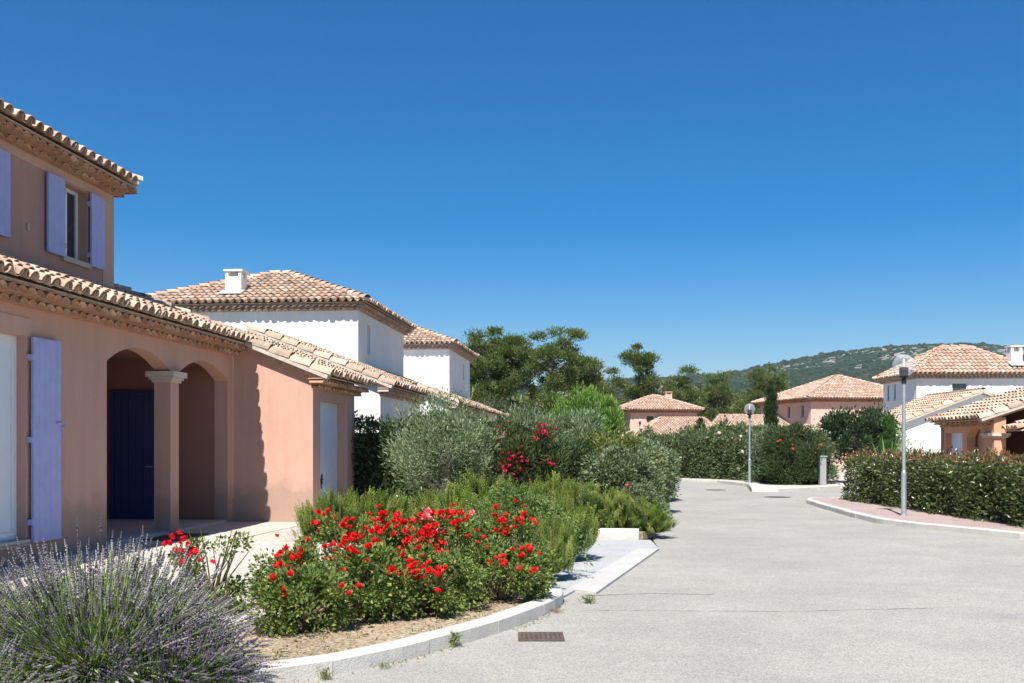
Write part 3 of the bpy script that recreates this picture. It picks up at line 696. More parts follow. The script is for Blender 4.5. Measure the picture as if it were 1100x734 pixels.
chimney(F, w1, -4.56, 30.6, 6.0, 7.0, .50, .5)
mb = MB(); q0, q1 = F.p(-4.92, 30.0, 5.82 + .40 * .55 + .16), F.p(-4.20, 30.0, 5.82 + .40 * .55 + .16); mb.poly3([q0, q1, q1 + F.u * .42 + np.array([0, 0, .17]), q0 + F.u * .42 + np.array([0, 0, .17])], (0, 0, .012)); mb.build('flashing', 'flash', w1)

# ================================================================== SECOND WHITE HOUSE
w2 = thing('white_house', 'smaller looking white house between the chimneyed white house and the pine trees', 'house', tuple(F.p(0, 46, .05)), F.rz)
garage(F, w2, 34.35, 42, 34.2, 50.5, 1.9, 1.9, 2.98, 'white', 61, gm=WG, gpal=WP, tback=0)
mb = MB(); F.box(mb, (-7, 42.01, .05), (1.2, 51.5, 3.2)); mb.build('wall', 'white', w2)
mb = MB()
wall_panel(mb, F, 's', -.2, -.3, 44.9, 51.5, 3.0, 6.05, holes=[(49.1, 49.5, 4.8, 5.6)])
F.box(mb, (-7, 44.9, 3.0), (-.5, 45.2, 6.05)); F.box(mb, (-7, 45.2, 3.0), (-6.7, 51.5, 6.05)); F.box(mb, (-6.7, 51.2, 3.0), (-.5, 51.5, 6.05))
mb.build('upper_wall', 'white', w2)
window_unit(F, w2, 's', -.2, 1, 49.1, 49.5, 4.8, 5.6, .12, mull=False, fw=.02, sill=False)
hip_roof(F, w2, -7, -.2, 44.9, 51.5, 6.1, .40, 71, gpal=WP, gm=WG)

# ================================================================== RIGHT WHITE HOUSE (unrotated frame mirrored: t = X, s = Y)
G = Frame(0, 0, 0)
r1 = thing('white_house', 'white two storey house with orange tiled hip roof and twin vent chimney on the right', 'house', (19, 46, 0), 0)
mb = MB()
wall_panel(mb, G, 't', 48.0, .3, 19.5, 25.1, 2.4, 4.95, holes=[(21.2, 21.95, 3.9, 4.6)])
wall_panel(mb, G, 's', 19.5, .3, 48.3, 52.3, 2.4, 4.95, holes=[(50.6, 50.85, 3.9, 4.7), (51.5, 51.75, 3.9, 4.7)])
G.box(mb, (24.8, 48.3, 2.4), (25.1, 52.3, 4.95)); G.box(mb, (19.8, 52.0, 2.4), (24.8, 52.3, 4.95)); mb.build('upper_wall', 'white', r1)
window_unit(G, r1, 't', 48.0, -1, 21.2, 21.95, 3.9, 4.6, .1, mull=False, fw=.04, sill=False)
for a in (50.6, 51.5): window_unit(G, r1, 's', 19.5, -1, a, a + .25, 3.9, 4.7, .06, mull=False, fw=.02, sill=True)
hip_roof(G, r1, 19.5, 25.1, 48.0, 52.3, 5.0, .58, 81, pal=PAL_O, gpal=WP, gm=WG)
chimney(G, r1, 24.5, 48.6, 5.25, 6.42, .55, .5, twin=True)
mb = MB(); q0, q1 = np.array([24.05, 47.98, 5.42]), np.array([24.95, 47.98, 5.42]); mb.poly3([q0, q1, q1 + np.array([0, .38, .22]), q0 + np.array([0, .38, .22])], (0, 0, .012)); mb.build('flashing', 'flash', r1)
# lower wing: gable wall facing the camera, eave towards the road
def zt(x): return 2.45 + .38 * (x - 16.25) - .06
mb = MB()
mb.poly3([(16.64, 42.3, 0), (23.2, 42.3, 0), (23.2, 42.3, zt(16.6)), (19.9, 42.3, zt(19.9)), (16.64, 42.3, zt(16.64))], (0, .25, 0)); mb.build('gable_wall', 'white', r1)
mb = MB()
wall_panel(mb, G, 's', 16.64, .25, 42.55, 46.2, 0, zt(16.64) - .01, holes=[(42.85, 43.65, 0, 2.04)], arches=[(44.3, 45.5, 0, 1.85, 2.15)])
G.box(mb, (16.64, 46.2, 0), (25, 46.45, 3.0)); G.box(mb, (23.0, 42.55, 0), (23.2, 46.2, 2.8)); mb.build('wall', 'white', r1)
mb = MB(); G.box(mb, (17.6, 44.0, 0), (17.8, 46.2, 2.4)); mb.build('porch_wall', 'white', r1)
mb = MB(); G.box(mb, (16.78, 42.85, 0), (16.83, 43.65, 2.04)); mb.build('door', 'dooru', r1)
mb = MB(); roof_plane(mb, (16.25, 42.1, 2.45), (0, 1, 0), (1, 0, 0), .38, [(0, 0), (4.4, 0), (6.05, 3.65), (0, 3.65)], 91)
roof_plane(mb, (23.55, 42.1, 2.45), (0, 1, 0), (-1, 0, 0), .38, [(0, 0), (6, 0), (6, 3.65), (0, 3.65)], 92)
rr_ = mb.build('roof', 'tile', r1)
mb = MB(); tile_line(mb, (16.25, 42.15, 2.45), (19.9, 42.15, 2.45 + .38 * 3.65), 93, w=.28, h=.14, L=.48, lift=.03); tile_line(mb, (19.9, 42.1, 3.83), (19.9, 48, 3.83), 94, lift=.08); tile_line(mb, (23.55, 42.15, 2.45), (19.9, 42.15, 3.837), 95, w=.28, h=.14, L=.48, lift=.03)
mb.build('ridge_tile', 'tile', rr_)
mb = MB(); genoise(mb, (16.64, 42.4, 2.44), (16.64, 46.2, 2.44), (-1, 0, 0), 1, .1, .16, .2, seed=5, pal=WP, mortar=WG); mb.build('cornice', 'genoise', r1)

# ================================================================== RIGHT ORANGE HOUSE
r2 = thing('orange_house', 'orange plastered house with arched porch and violet door at the right edge behind the hedge', 'house', (14, 29, 0), 0)
E2 = 2.28; S2 = .33; x0 = 12.62
def zt2(x): return E2 + S2 * (x - x0) - .062
mb = MB()
wall_panel(mb, G, 's', 13.02, .25, 27.45, 30.0, 0, zt2(13.02) - .01, holes=[(28.80, 29.92, 0, 1.95)], arches=[(27.50, 28.52, 0, 1.82, 2.10)])
mb.build('wall', 'orange', r2)
mb = MB(); mb.poly3([(13.02, 30.0, 0), (21, 30.0, 0), (21, 30.0, zt2(19)), (17.5, 30.0, zt2(17.5)), (13.02, 30.0, zt2(13.02))], (0, .25, 0)); G.box(mb, (14.6, 27.2, 0), (14.8, 30, 2.6)); mb.build('porch_wall', 'pinkshade', r2)
mb = MB(); G.box(mb, (13.345, 27.45, 0), (13.40, 29.99, 2.3)); mb.build('porch_wall', 'orange', r2)
mb = MB(); G.box(mb, (13.02, 26.90, 0), (13.34, 27.44, zt2(13.0))); cl = mb.build('column', 'orange', r2)
mb = MB(); G.box(mb, (12.97, 26.85, 1.79), (13.39, 27.49, 1.84)); G.box(mb, (12.93, 26.81, 1.84), (13.43, 27.53, 1.92)); mb.build('capital', 'stone', cl)
mb = MB(); G.box(mb, (13.20, 28.80, 0), (13.25, 29.92, 1.95)); mb.build('door', 'dooru', r2, label='white side door')
mb = MB()
for k in range(8): G.box(mb, (13.42 + k * .14, 29.5, 0), (13.55 + k * .14, 29.54, 1.98))
G.box(mb, (13.42, 29.51, 0), (14.5, 29.535, 1.97)); mb.build('front_door', 'purple', r2)
mb = MB(); roof_plane(mb, (x0, 26.85, E2), (0, 1, 0), (1, 0, 0), S2, [(0, 0), (3.3, 0), (3.3, 4.8), (0, 4.8)], 101); rz_ = mb.build('roof', 'tile', r2)
mb = MB(); tile_line(mb, (x0, 26.88, E2), (x0 + 4.8, 26.88, E2 + 4.8 * S2), 102, w=.26, h=.13, L=.46, lift=.02)
mb.poly3([(x0 + .05, 26.87, E2 - .02), (x0 + 4.8, 26.87, E2 + 4.8 * S2 - .02), (x0 + 4.8, 26.87, E2 + 4.8 * S2 - .12), (x0 + .05, 26.87, E2 - .1)], (0, .2, 0), (.5, .33, .25)); mb.build('ridge_tile', 'tile', rz_)
mb = MB(); genoise(mb, (13.02, 27.2, E2 - .0), (13.02, 30.0, E2 - .0), (-1, 0, 0), 2, .08, .11, .2, seed=7); mb.build('cornice', 'genoise', r2)
mb = MB(); roof_plane(mb, (13.25, 25.9, 1.98), (0, 1, 0), (1, 0, 0), S2, [(0, 0), (.9, 0), (.9, 2.5), (0, 2.5)], 103); mb.build('canopy_roof', 'tile', r2)
mb = MB(); G.box(mb, (13.75, 26.0, 0), (15.5, 26.7, 1.95)); mb.build('canopy_wall', 'orange', r2)

# ================================================================== FAR PINK HOUSES
def far_house(name, label, cx, cy, deg, W, D, ze, seed, wins=(), side_wins=(), slope=.4, chim=None, pal=PAL_O):
    FF = Frame(cx, cy, deg); h = thing(name, label, 'house', (cx, cy, 0), FF.rz)
    mb = MB()
    wall_panel(mb, FF, 't', 0, .3, 0, W, 0, ze - .05, holes=[w[:4] for w in wins])
    wall_panel(mb, FF, 's', 0, .3, .3, D, 0, ze - .05, holes=[w[:4] for w in side_wins])
    FF.box(mb, (W - .3, .3, 0), (W, D, ze - .05)); FF.box(mb, (.3, D - .3, 0), (W - .3, D, ze - .05)); mb.build('wall', 'farpink', h)
    for w_ in wins: window_unit(FF, h, 't', 0, -1, *w_[:4], .12, mull=False, fw=.03)
    for w_ in side_wins: window_unit(FF, h, 's', 0, -1, *w_[:4], .12, mull=False, fw=.03)
    hip_roof(FF, h, 0, W, 0, D, ze, slope, seed, pal=pal, over=.45)
    return h, FF
hh, FF = far_house('pink_house', 'far pink house with small chimney and lower wing, left of the round street lamp', 9.5, 80, -9, 5.6, 5.2, 4.4, 201, wins=[(1.35, 2.0, 3.3, 3.95)])
chimney(FF, hh, 3.85, 2.2, 4.9, 6.0, .55, .5, 'farpink')
mb = MB(); FF.box(mb, (2.15, -.05, 3.3), (2.95, -.003, 3.9)); mb.build('shutter', 'shutter', hh, label='pale blue shutter')
mb = MB(); FF.box(mb, (-.6, -5.0, 0), (5.6, -.02, 2.15)); mb.build('wing_wall', 'farpink', hh)
mb = MB(); roof_plane(mb, FF.p(-.9, -5.4, 2.2), FF.v, FF.u, .30, [(0, 0), (7, 0), (7, 5.3), (3.5, 5.3)], 203, PAL_O); roof_plane(mb, FF.p(-.9, -5.4, 2.2), FF.u, FF.v, .46, [(0, 0), (5.3, 0), (5.3, 3.5)], 204, PAL_O); mb.build('wing_roof', 'tile', hh)
hh, FF = far_house('pink_house', 'far pink house with two slit windows beside the cypress, right of the round street lamp', 21.0, 70, -10, 8.5, 8.4, 4.85, 211, side_wins=[(1.05, 1.5, 3.55, 4.45), (3.25, 3.7, 3.55, 4.45)])
mb = MB(); FF.box(mb, (-1.5, -5, 0), (5.6, -.02, 1.8)); FF.box(mb, (-6, 3.0, 0), (-.02, 8, 2.9)); mb.build('wing_wall', 'farpink', hh)
mb = MB(); roof_plane(mb, FF.p(-1.9, -5.3, 1.8), FF.v, FF.u, .22, [(0, 0), (8, 0), (8, 5.25), (0, 5.25)], 213, PAL_O)
roof_plane(mb, FF.p(-6.4, 2.6, 2.9), FF.v, FF.u, .30, [(0, 0), (6.3, 0), (6.3, 3.2), (2, 3.2)], 214, PAL_O); mb.build('wing_roof', 'tile', hh)

# ================================================================== VEGETATION
def unit(a): return a / (np.linalg.norm(a, axis=-1, keepdims=True) + 1e-9)
LEAF_V = np.array([(0, 0, 0), (-.5, .45, .10), (0, .5, 0), (.5, .45, .10), (0, 1, -.05)]); LEAF_F3 = None
LEAF6 = (np.array([(0, 0, 0), (-.5, .35, .14), (-.36, .75, .12), (0, 1, 0), (.36, .75, .12), (.5, .35, .14), (0, .5, -.02)]),
         np.array([(0, 6, 2, 1), (6, 3, 3, 2), (0, 5, 4, 6), (6, 4, 3, 3)]))
QUAD = (np.array([(0, 0, 0), (.5, .42, .08), (0, 1, 0), (-.5, .42, .08)]), np.array([(0, 1, 2, 3)]))
LEAFF = (np.array([(0, 0, 0), (.5, .42, .13), (0, 1, -.03), (-.5, .42, .13)]), np.array([(0, 1, 2), (0, 2, 3)]))
def put_leaves(mb, P, D, L, W, pal, rng, tmpl=LEAFF, nb=None, nr=.8, jit=.18):
    """P positions, D leaf directions, nb bias for leaf normals"""
    n = len(P); D = unit(D); N = rng.normal(0, nr, (n, 3)) + (np.array([0, 0, 1.]) if nb is None else nb)
    X = unit(np.cross(D, N)); Z = np.cross(X, D)
    sc = rng.uniform(.65, 1.25, (n, 1))
    rot = np.stack([X * W * sc, D * L * sc, Z * L * sc], 2)
    mb.inst(tmpl[0], tmpl[1], P, rot, pick(rng, pal, n, jit))
def sample_super(rng, n, r, p=2.0, zmin=-.0):
    """points on a superellipsoid (unit), returning positions scaled by r and outward normals"""
    d = unit(rng.normal(0, 1, (int(n * 2.6) + 50, 3))); d = d[d[:, 2] > zmin][:n]
    k = (np.abs(d) ** p).sum(1) ** (-1 / p); q = d * k[:, None]
    nrm = unit(np.sign(q) * np.abs(q) ** (p - 1) / np.array(r))
    return q * np.array(r), nrm
def area_sample_box(rng, n, hx, hy, h):
    """uniform points on the sides and top of a box centred at the origin base"""
    A = np.array([2 * hy * h, 2 * hy * h, 2 * hx * h, 2 * hx * h, 4 * hx * hy]); f = rng.choice(5, n, p=A / A.sum()); u, v = rng.uniform(-1, 1, n), rng.uniform(0, 1, n)
    P = np.zeros((n, 3)); N = np.zeros((n, 3))
    for i, (sx, sy) in enumerate(((1, 0), (-1, 0), (0, 1), (0, -1))):
        m = f == i
        if sx: P[m] = np.stack([np.full(m.sum(), sx * hx), u[m] * hy, v[m] * h], 1)
        else: P[m] = np.stack([u[m] * hx, np.full(m.sum(), sy * hy), v[m] * h], 1)
        N[m] = (sx, sy, 0)
    m = f == 4; P[m] = np.stack([u[m] * hx, (v[m] * 2 - 1) * hy, np.full(m.sum(), h)], 1); N[m] = (0, 0, 1)
    return P, N
def branches(mb, base, tips, r0, rng, seg=5, split=.4):
    base = np.asarray(base, float)
    for t in tips:
        t = np.asarray(t, float); mid = base + (t - base) * split + np.array([rng.normal(0, .06), rng.normal(0, .06), .12 * np.linalg.norm(t - base)]) * .6
        mb.tube([base, mid, t], [r0, r0 * .65, r0 * .2], seg)
def shrub(name, label, cat, loc, r, h, pal, nclump=40, per=140, L=.06, W=.03, cr=.16, p=2.3, mat='leaf', group=None, up=.3, seed=0, core=True, stems=6, tmpl=LEAFF, z0=0.0, flowers=None, outer=.92, bark='bark', rz=0, newc=None):
    """rounded bush; r=(rx,ry)"""
    rng = np.random.default_rng(seed + 1000); x, y, z = loc; root = thing(name, label, cat, loc, rz, group)
    c, s_ = math.cos(rz), math.sin(rz)
    def W_(P): P = np.asarray(P, float).copy(); X = P[:, 0] * c - P[:, 1] * s_ + x; Y = P[:, 0] * s_ + P[:, 1] * c + y; return np.stack([X, Y, P[:, 2] + z], 1)
    rx, ry = r; hz = h * .56; cz = h - hz
    C, N = sample_super(rng, nclump, (rx, ry, hz), p, -.75)
    k = rng.uniform(.72, outer, (len(C), 1)); C = C * k; C[:, 2] = C[:, 2] * (cz if True else 1) / cz + cz
    C[:, 2] = np.maximum(C[:, 2], cr * .4 + z0)
    n = len(C) * per; ci = np.repeat(np.arange(len(C)), per)
    crs = cr * rng.uniform(.7, 1.35, len(C))[ci][:, None]
    off = unit(rng.normal(0, 1, (n, 3))) * (rng.uniform(0, 1, (n, 1)) ** .45) * crs
    P = C[ci] + off * np.array([1, 1, .85]); keep = P[:, 2] > .03; P = P[keep]; off = off[keep]; ci = ci[keep]
    D = unit(off) + N[ci] * .5 + np.array([0, 0, up]) + rng.normal(0, .45, (len(P), 3))
    mb = MB(); put_leaves(mb, W_(P), (W_(P + D * .01) - W_(P)), L, W, pal, rng, tmpl, nb=unit(off) * .6 + np.array([0, 0, .6]))
    fo = mb.build('foliage', mat, root)
    if newc:
        m2 = MB(); q = rng.choice(len(P), newc[0], replace=False); hi = P[q]; hi = hi + unit(hi - np.array([0, 0, cz])) * .03; put_leaves(m2, W_(hi), rng.normal(0, .5, (len(hi), 3)) + np.array([0, 0, .8]), L, W, newc[1], rng, tmpl); m2.build('young_shoot', mat, root)
    b = MB(); tips = W_(C[rng.choice(len(C), min(stems * 3, len(C)), replace=False)] * np.array([.8, .8, .9]))
    branches(b, (x, y, z + .0), tips, .02 + .012 * h, rng)
    b.build('stem', bark, root)
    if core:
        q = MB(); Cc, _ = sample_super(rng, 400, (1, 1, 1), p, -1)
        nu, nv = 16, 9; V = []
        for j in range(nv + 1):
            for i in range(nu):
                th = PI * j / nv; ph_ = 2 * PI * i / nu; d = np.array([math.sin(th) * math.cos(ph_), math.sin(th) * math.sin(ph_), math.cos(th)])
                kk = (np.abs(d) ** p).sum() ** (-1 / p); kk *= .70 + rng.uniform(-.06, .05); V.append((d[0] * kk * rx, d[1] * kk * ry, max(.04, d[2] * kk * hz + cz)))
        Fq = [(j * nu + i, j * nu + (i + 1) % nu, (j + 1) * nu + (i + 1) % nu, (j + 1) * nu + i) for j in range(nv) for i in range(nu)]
        q.add(W_(V), Fq); q.build('shade_core', 'core', root)
    return root, P, C, W_, rng
def copy_flowers(proto, parent, pts, rng, smin=.8, smax=1.25):
    """proto: a mesh datablock; place up to 100 individual blossoms"""
    inv = WM[parent.name].inverted()
    for i, p_ in enumerate(pts[:100]):
        if proto.users == 0 or True:
            o = bpy.data.objects.new('flower', proto)
        COL.objects.link(o); o.parent = parent
        o.location = inv @ Vector(p_); s = rng.uniform(smin, smax); o.scale = (s, s, s)
        o.rotation_euler = (rng.normal(-.5, .5), rng.normal(0, .5), rng.uniform(0, 6.28))
def flower_mesh(name, r, cols, seed, npet=16, cup=.7):
    rng = np.random.default_rng(seed); mb = MB()
    ring = np.arange(npet); th = ring * 2.4; lay = ring / npet
    D = np.stack([np.cos(th) * (1 - .75 * lay), np.sin(th) * (1 - .75 * lay), .25 + cup * lay], 1) + rng.normal(0, .1, (npet, 3))
    P = np.zeros((npet, 3)); P[:, 2] = lay * r * .25
    put_leaves(mb, P, D, r, r * .95, cols, rng, LEAF6, nb=np.array([0, 0, 1.]), nr=.2, jit=.1)
    o = mb.build(name, 'petal'); me = o.data; bpy.data.objects.remove(o); return me
ROSE = [flower_mesh('rose_blossom', .038, [(.80, .012, .02), (.72, .008, .015), (.88, .03, .035)], k, 18) for k in range(3)]
ROSEP = flower_mesh('pink_blossom', .045, [(.86, .30, .33), (.9, .42, .44), (.8, .2, .25)], 9, 14)
CRIM = flower_mesh('crimson_blossom', .07, [(.62, .03, .10), (.7, .05, .13), (.5, .02, .07)], 10, 12)
CORAL = flower_mesh('coral_blossom', .10, [(.80, .10, .10), (.85, .18, .14)], 11, 12)
WHITEF = flower_mesh('white_blossom', .09, [(.8, .8, .78), (.85, .85, .8)], 12, 10)

# ---- rose bushes
PR = [(.13, .18, .038), (.17, .22, .05), (.09, .14, .034), (.28, .31, .075), (.21, .25, .06), (.05, .085, .025), (.12, .20, .05)]
roses = [  # x, y, rx, ry, h, flowers, label
    (-2.58, 8.5, .34, .30, .86, 24, 'small rose bush left of the gap with red blooms on top, beside the lavender'),
    (-1.70, 8.05, .34, .34, .54, 12, 'low rose bush nearest the kerb with few scattered red blooms'),
    (-1.28, 8.65, .42, .40, .66, 22, 'rose bush with single red blooms in the front middle of the bed'),
    (-1.98, 9.05, .30, .34, .60, 14, 'tall loose rose bush at the left end of the main rose mass'),
    (-.72, 8.95, .42, .40, .62, 34, 'leafy rose bush behind the kerb, below the thickest red flowers'),
    (-1.55, 9.95, .56, .48, .88, 96, 'tallest rose bush at the back, covered in bright red blooms'),
    (-.72, 9.95, .50, .42, .84, 98, 'rose bush at the centre with the densest red and one pink cluster'),
    (-.12, 9.65, .40, .38, .58, 28, 'rose bush near the kerb bend with red blooms over bare stems'),
    (-.05, 10.7, .45, .42, .82, 32, 'rightmost rose bush of the bed with red blooms beside the parking bay'),
    (-1.0, 11.2, .60, .45, .84, 10, 'green rose bush behind the red mass, nearly without flowers'),
]
for i, (x, y, rx, ry, h, nf, lab) in enumerate(roses):
    h *= .87
    root, P, C, W_, rng = shrub('rose_bush', lab, 'rose bush', (x, y, .10), (rx, ry), h, PR, nclump=20 if i == 0 else 50, per=90 if i == 0 else 115, L=.042, W=.026, cr=.10, p=2.0, seed=20 + i, core=False, stems=9, group='rose bushes in the kerbed bed', outer=1.14, up=.15)
    b = MB()   # arching canes
    for k in range(14):
        a = rng.uniform(0, 2 * PI); rr0 = rng.uniform(.5, 1.05); tip = np.array([x + math.cos(a) * rx * rr0, y + math.sin(a) * ry * rr0, .10 + h * rng.uniform(.6, 1.08)])
        bs = np.array([x + rng.normal(0, .05), y + rng.normal(0, .05), .10]); mid = (bs + tip) / 2 + np.array([0, 0, .1]); b.tube([bs, mid, tip], [.008, .006, .003], 4, (.09, .10, .03))
    b.build('cane', 'dull', root)
    # blossoms in clusters on the upper, camera-and-sun side
    top = P[(P[:, 2] > h * .45)]
    rr = rng; cand = top[rr.choice(len(top), 400)]; score = cand[:, 2] / h + (-cand[:, 1] / ry) * .35 + np.hypot(cand[:, 0] / rx, cand[:, 1] / ry) * .25 + rr.normal(0, .10, len(cand))
    cand = cand[np.argsort(-score)[:max(10, nf)]]
    pts = []
    while len(pts) < nf:
        c0 = cand[rr.integers(0, len(cand))]
        for q in range(rr.integers(1, 5)): pts.append(c0 + rr.normal(0, .055, 3) + np.array([0, -.02, .05]))
    pts = W_(np.array(pts[:nf]))
    copy_flowers(ROSE[i % 3], root, pts, rng, .6, 1.15)
    if i == 6: copy_flowers(ROSEP, root, pts[:5] + np.array([.05, -.05, .03]), rng)
# loose flowerless rose trailing over the parking bay
root, P, C, W_, rng = shrub('rose_bush', 'loose leafy rose with trailing shoots hanging over the parking bay', 'rose bush', (-.05, 12.3, .10), (.52, .45), .95, [(.12, .18, .05), (.09, .15, .04), (.15, .22, .06)], nclump=50, per=110, L=.045, W=.026, cr=.13, seed=61, core=False, stems=9, group=None, outer=1.0)
for (tx, ty, tz) in ((.95, 11.6, .18), (.98, 12.0, .42), (.80, 11.6, .55), (.55, 11.8, .75)):
    b = MB(); n = 70; base = np.array([.3, 12.1, .9]); tip = np.array([tx, ty, tz]); ts = rng.uniform(0.1, 1, n)[:, None]
    Pm = base + (tip - base) * ts + np.array([0, 0, .25]) * (ts * (1 - ts)) + rng.normal(0, .035, (n, 3)); put_leaves(b, Pm, rng.normal(0, .6, (n, 3)) + unit(tip - base), .05, .028, [(.12, .18, .05), (.15, .22, .06)], rng)
    b.tube([base, (base + tip) / 2 + np.array([0, 0, .06]), tip], [.006, .005, .002], 4, (.1, .11, .04)); b.build('trailing_shoot', 'leaf', root)

# ---- rosemary: upright sprigs with needles
def sprig_template(rng, n=22, L=.26, needle=.030, w=.0045):
    V = []; F = []
    for k in range(n):
        t = .12 + .88 * k / n; a = k * 2.4 + rng.uniform(-.3, .3); tilt = .95 - .45 * t
        base = np.array([0, 0, t * L]); d = np.array([math.cos(a) * tilt, math.sin(a) * tilt, 1 - tilt * .5]); d /= np.linalg.norm(d)
        s_ = np.array([-math.sin(a), math.cos(a), 0]) * w; ln = needle * (1.1 - .35 * t); m_ = base + d * ln * .5
        i = len(V); V += [base, m_ + s_, base + d * ln, m_ - s_]; F.append((i, i + 1, i + 2, i + 3))
    i = len(V); V += [(-.003, 0, 0), (.003, 0, 0), (.001, 0, L), (-.001, 0, L)]; F.append((i, i + 1, i + 2, i + 3))
    return np.array(V), np.array(F)
def rosemary_mesh(rx, ry, h, ns, seed, pal):
    rng = np.random.default_rng(seed); tv, tf = sprig_template(rng); mb = MB()
    nc = ns // 13; C, CN = sample_super(rng, nc, (rx, ry, h * .62), 2.3, -.55); nc = len(C); ci = rng.integers(0, nc, ns); n = ns
    C = C * rng.uniform(.60, .98, (nc, 1)); N = CN[ci]; P = C[ci] + rng.normal(0, .035, (ns, 3)) ; lump = 1 + .12 * np.sin(P[:, :1] * 9 + seed) * np.cos(P[:, 1:2] * 8); P = P * lump; P[:, 2] = np.maximum(P[:, 2] + h * .30, .02)
    cd = rng.normal(0, .22, (nc, 3)); D = unit(N * .42 + np.array([0, 0, 1.0]) + cd[ci] + rng.normal(0, .09, (n, 3))); X = unit(np.cross(D, rng.normal(0, 1, (n, 3)))); Y = np.cross(D, X); sc = rng.uniform(.7, 1.1, (n, 1)) * rng.uniform(.65, 1.3, nc)[ci][:, None]
    rot = np.stack([X * sc * 1.5, Y * sc * 1.5, D * sc], 2)
    mb.inst(tv, tf, P, rot, pick(rng, pal, nc, .14)[ci] * rng.uniform(.85, 1.15, (n, 1)))
    return mb
def rosemary_protos():
    out = []
    for k in range(3):
        mb = rosemary_mesh(.75, .62, .72, 1700, 300 + k, [(.185, .25, .045), (.14, .205, .04), (.24, .30, .055), (.085, .135, .03), (.28, .30, .085)])
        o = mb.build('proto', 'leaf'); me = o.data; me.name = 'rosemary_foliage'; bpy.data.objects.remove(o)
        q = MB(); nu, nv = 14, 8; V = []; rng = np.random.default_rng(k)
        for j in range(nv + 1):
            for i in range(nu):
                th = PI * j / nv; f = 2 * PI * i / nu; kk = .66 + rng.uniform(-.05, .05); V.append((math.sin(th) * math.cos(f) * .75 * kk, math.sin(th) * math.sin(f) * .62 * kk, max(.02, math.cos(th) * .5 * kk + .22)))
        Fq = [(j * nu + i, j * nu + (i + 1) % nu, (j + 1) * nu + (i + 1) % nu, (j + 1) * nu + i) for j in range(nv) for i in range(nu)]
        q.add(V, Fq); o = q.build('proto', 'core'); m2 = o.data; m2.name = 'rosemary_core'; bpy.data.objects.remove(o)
        out.append((me, m2))
    return out
RP = rosemary_protos()
rosem = [
    (-2.68, 14.9, .74, 1.12, 'rosemary at the left end, against the garage corner with bare twigs'),
    (-1.95, 14.9, .95, 1.12, 'rosemary in front of the white garage door'),
    (-1.0, 15.3, .95, 1.15, 'rosemary behind the tallest roses, before the dark hedge'),
    (-.35, 15.9, 1.1, 1.42, 'highest dark green rosemary, below the olive tree'),
    (-.15, 14.2, .9, 1.20, 'yellowish rosemary in the middle, behind the red rose mass'),
    (.75, 17.6, 1.1, 1.28, 'rosemary mound left of centre above the parking bay'),
    (.65, 13.6, .80, 1.1, 'rosemary tuft behind the trailing rose'),
    (1.45, 17.75, 1.0, 1.1, 'rosemary mound above the bay kerb'),
    (1.95, 17.45, .85, .88, 'rosemary near the road end of the bay kerb'),
    (2.28, 17.15, .62, .60, 'lowest rosemary tuft, touching the road at the bay corner'),
    (.40, 11.6, .46, .95, 'dark narrow rosemary at the bed tip beside the parking bay'),
]
for i, (x, y, s, sz, lab) in enumerate(rosem):
    r_ = thing('rosemary_bush', lab, 'rosemary', (x, y, .10), i * 1.3, 'rosemary bushes around the beds')
    a, b_ = RP[i % 3]
    for me, nm in ((a, 'foliage'), (b_, 'shade_core')):
        o = bpy.data.objects.new(nm, me); COL.objects.link(o); o.parent = r_; o.scale = (s, s, sz * .84)

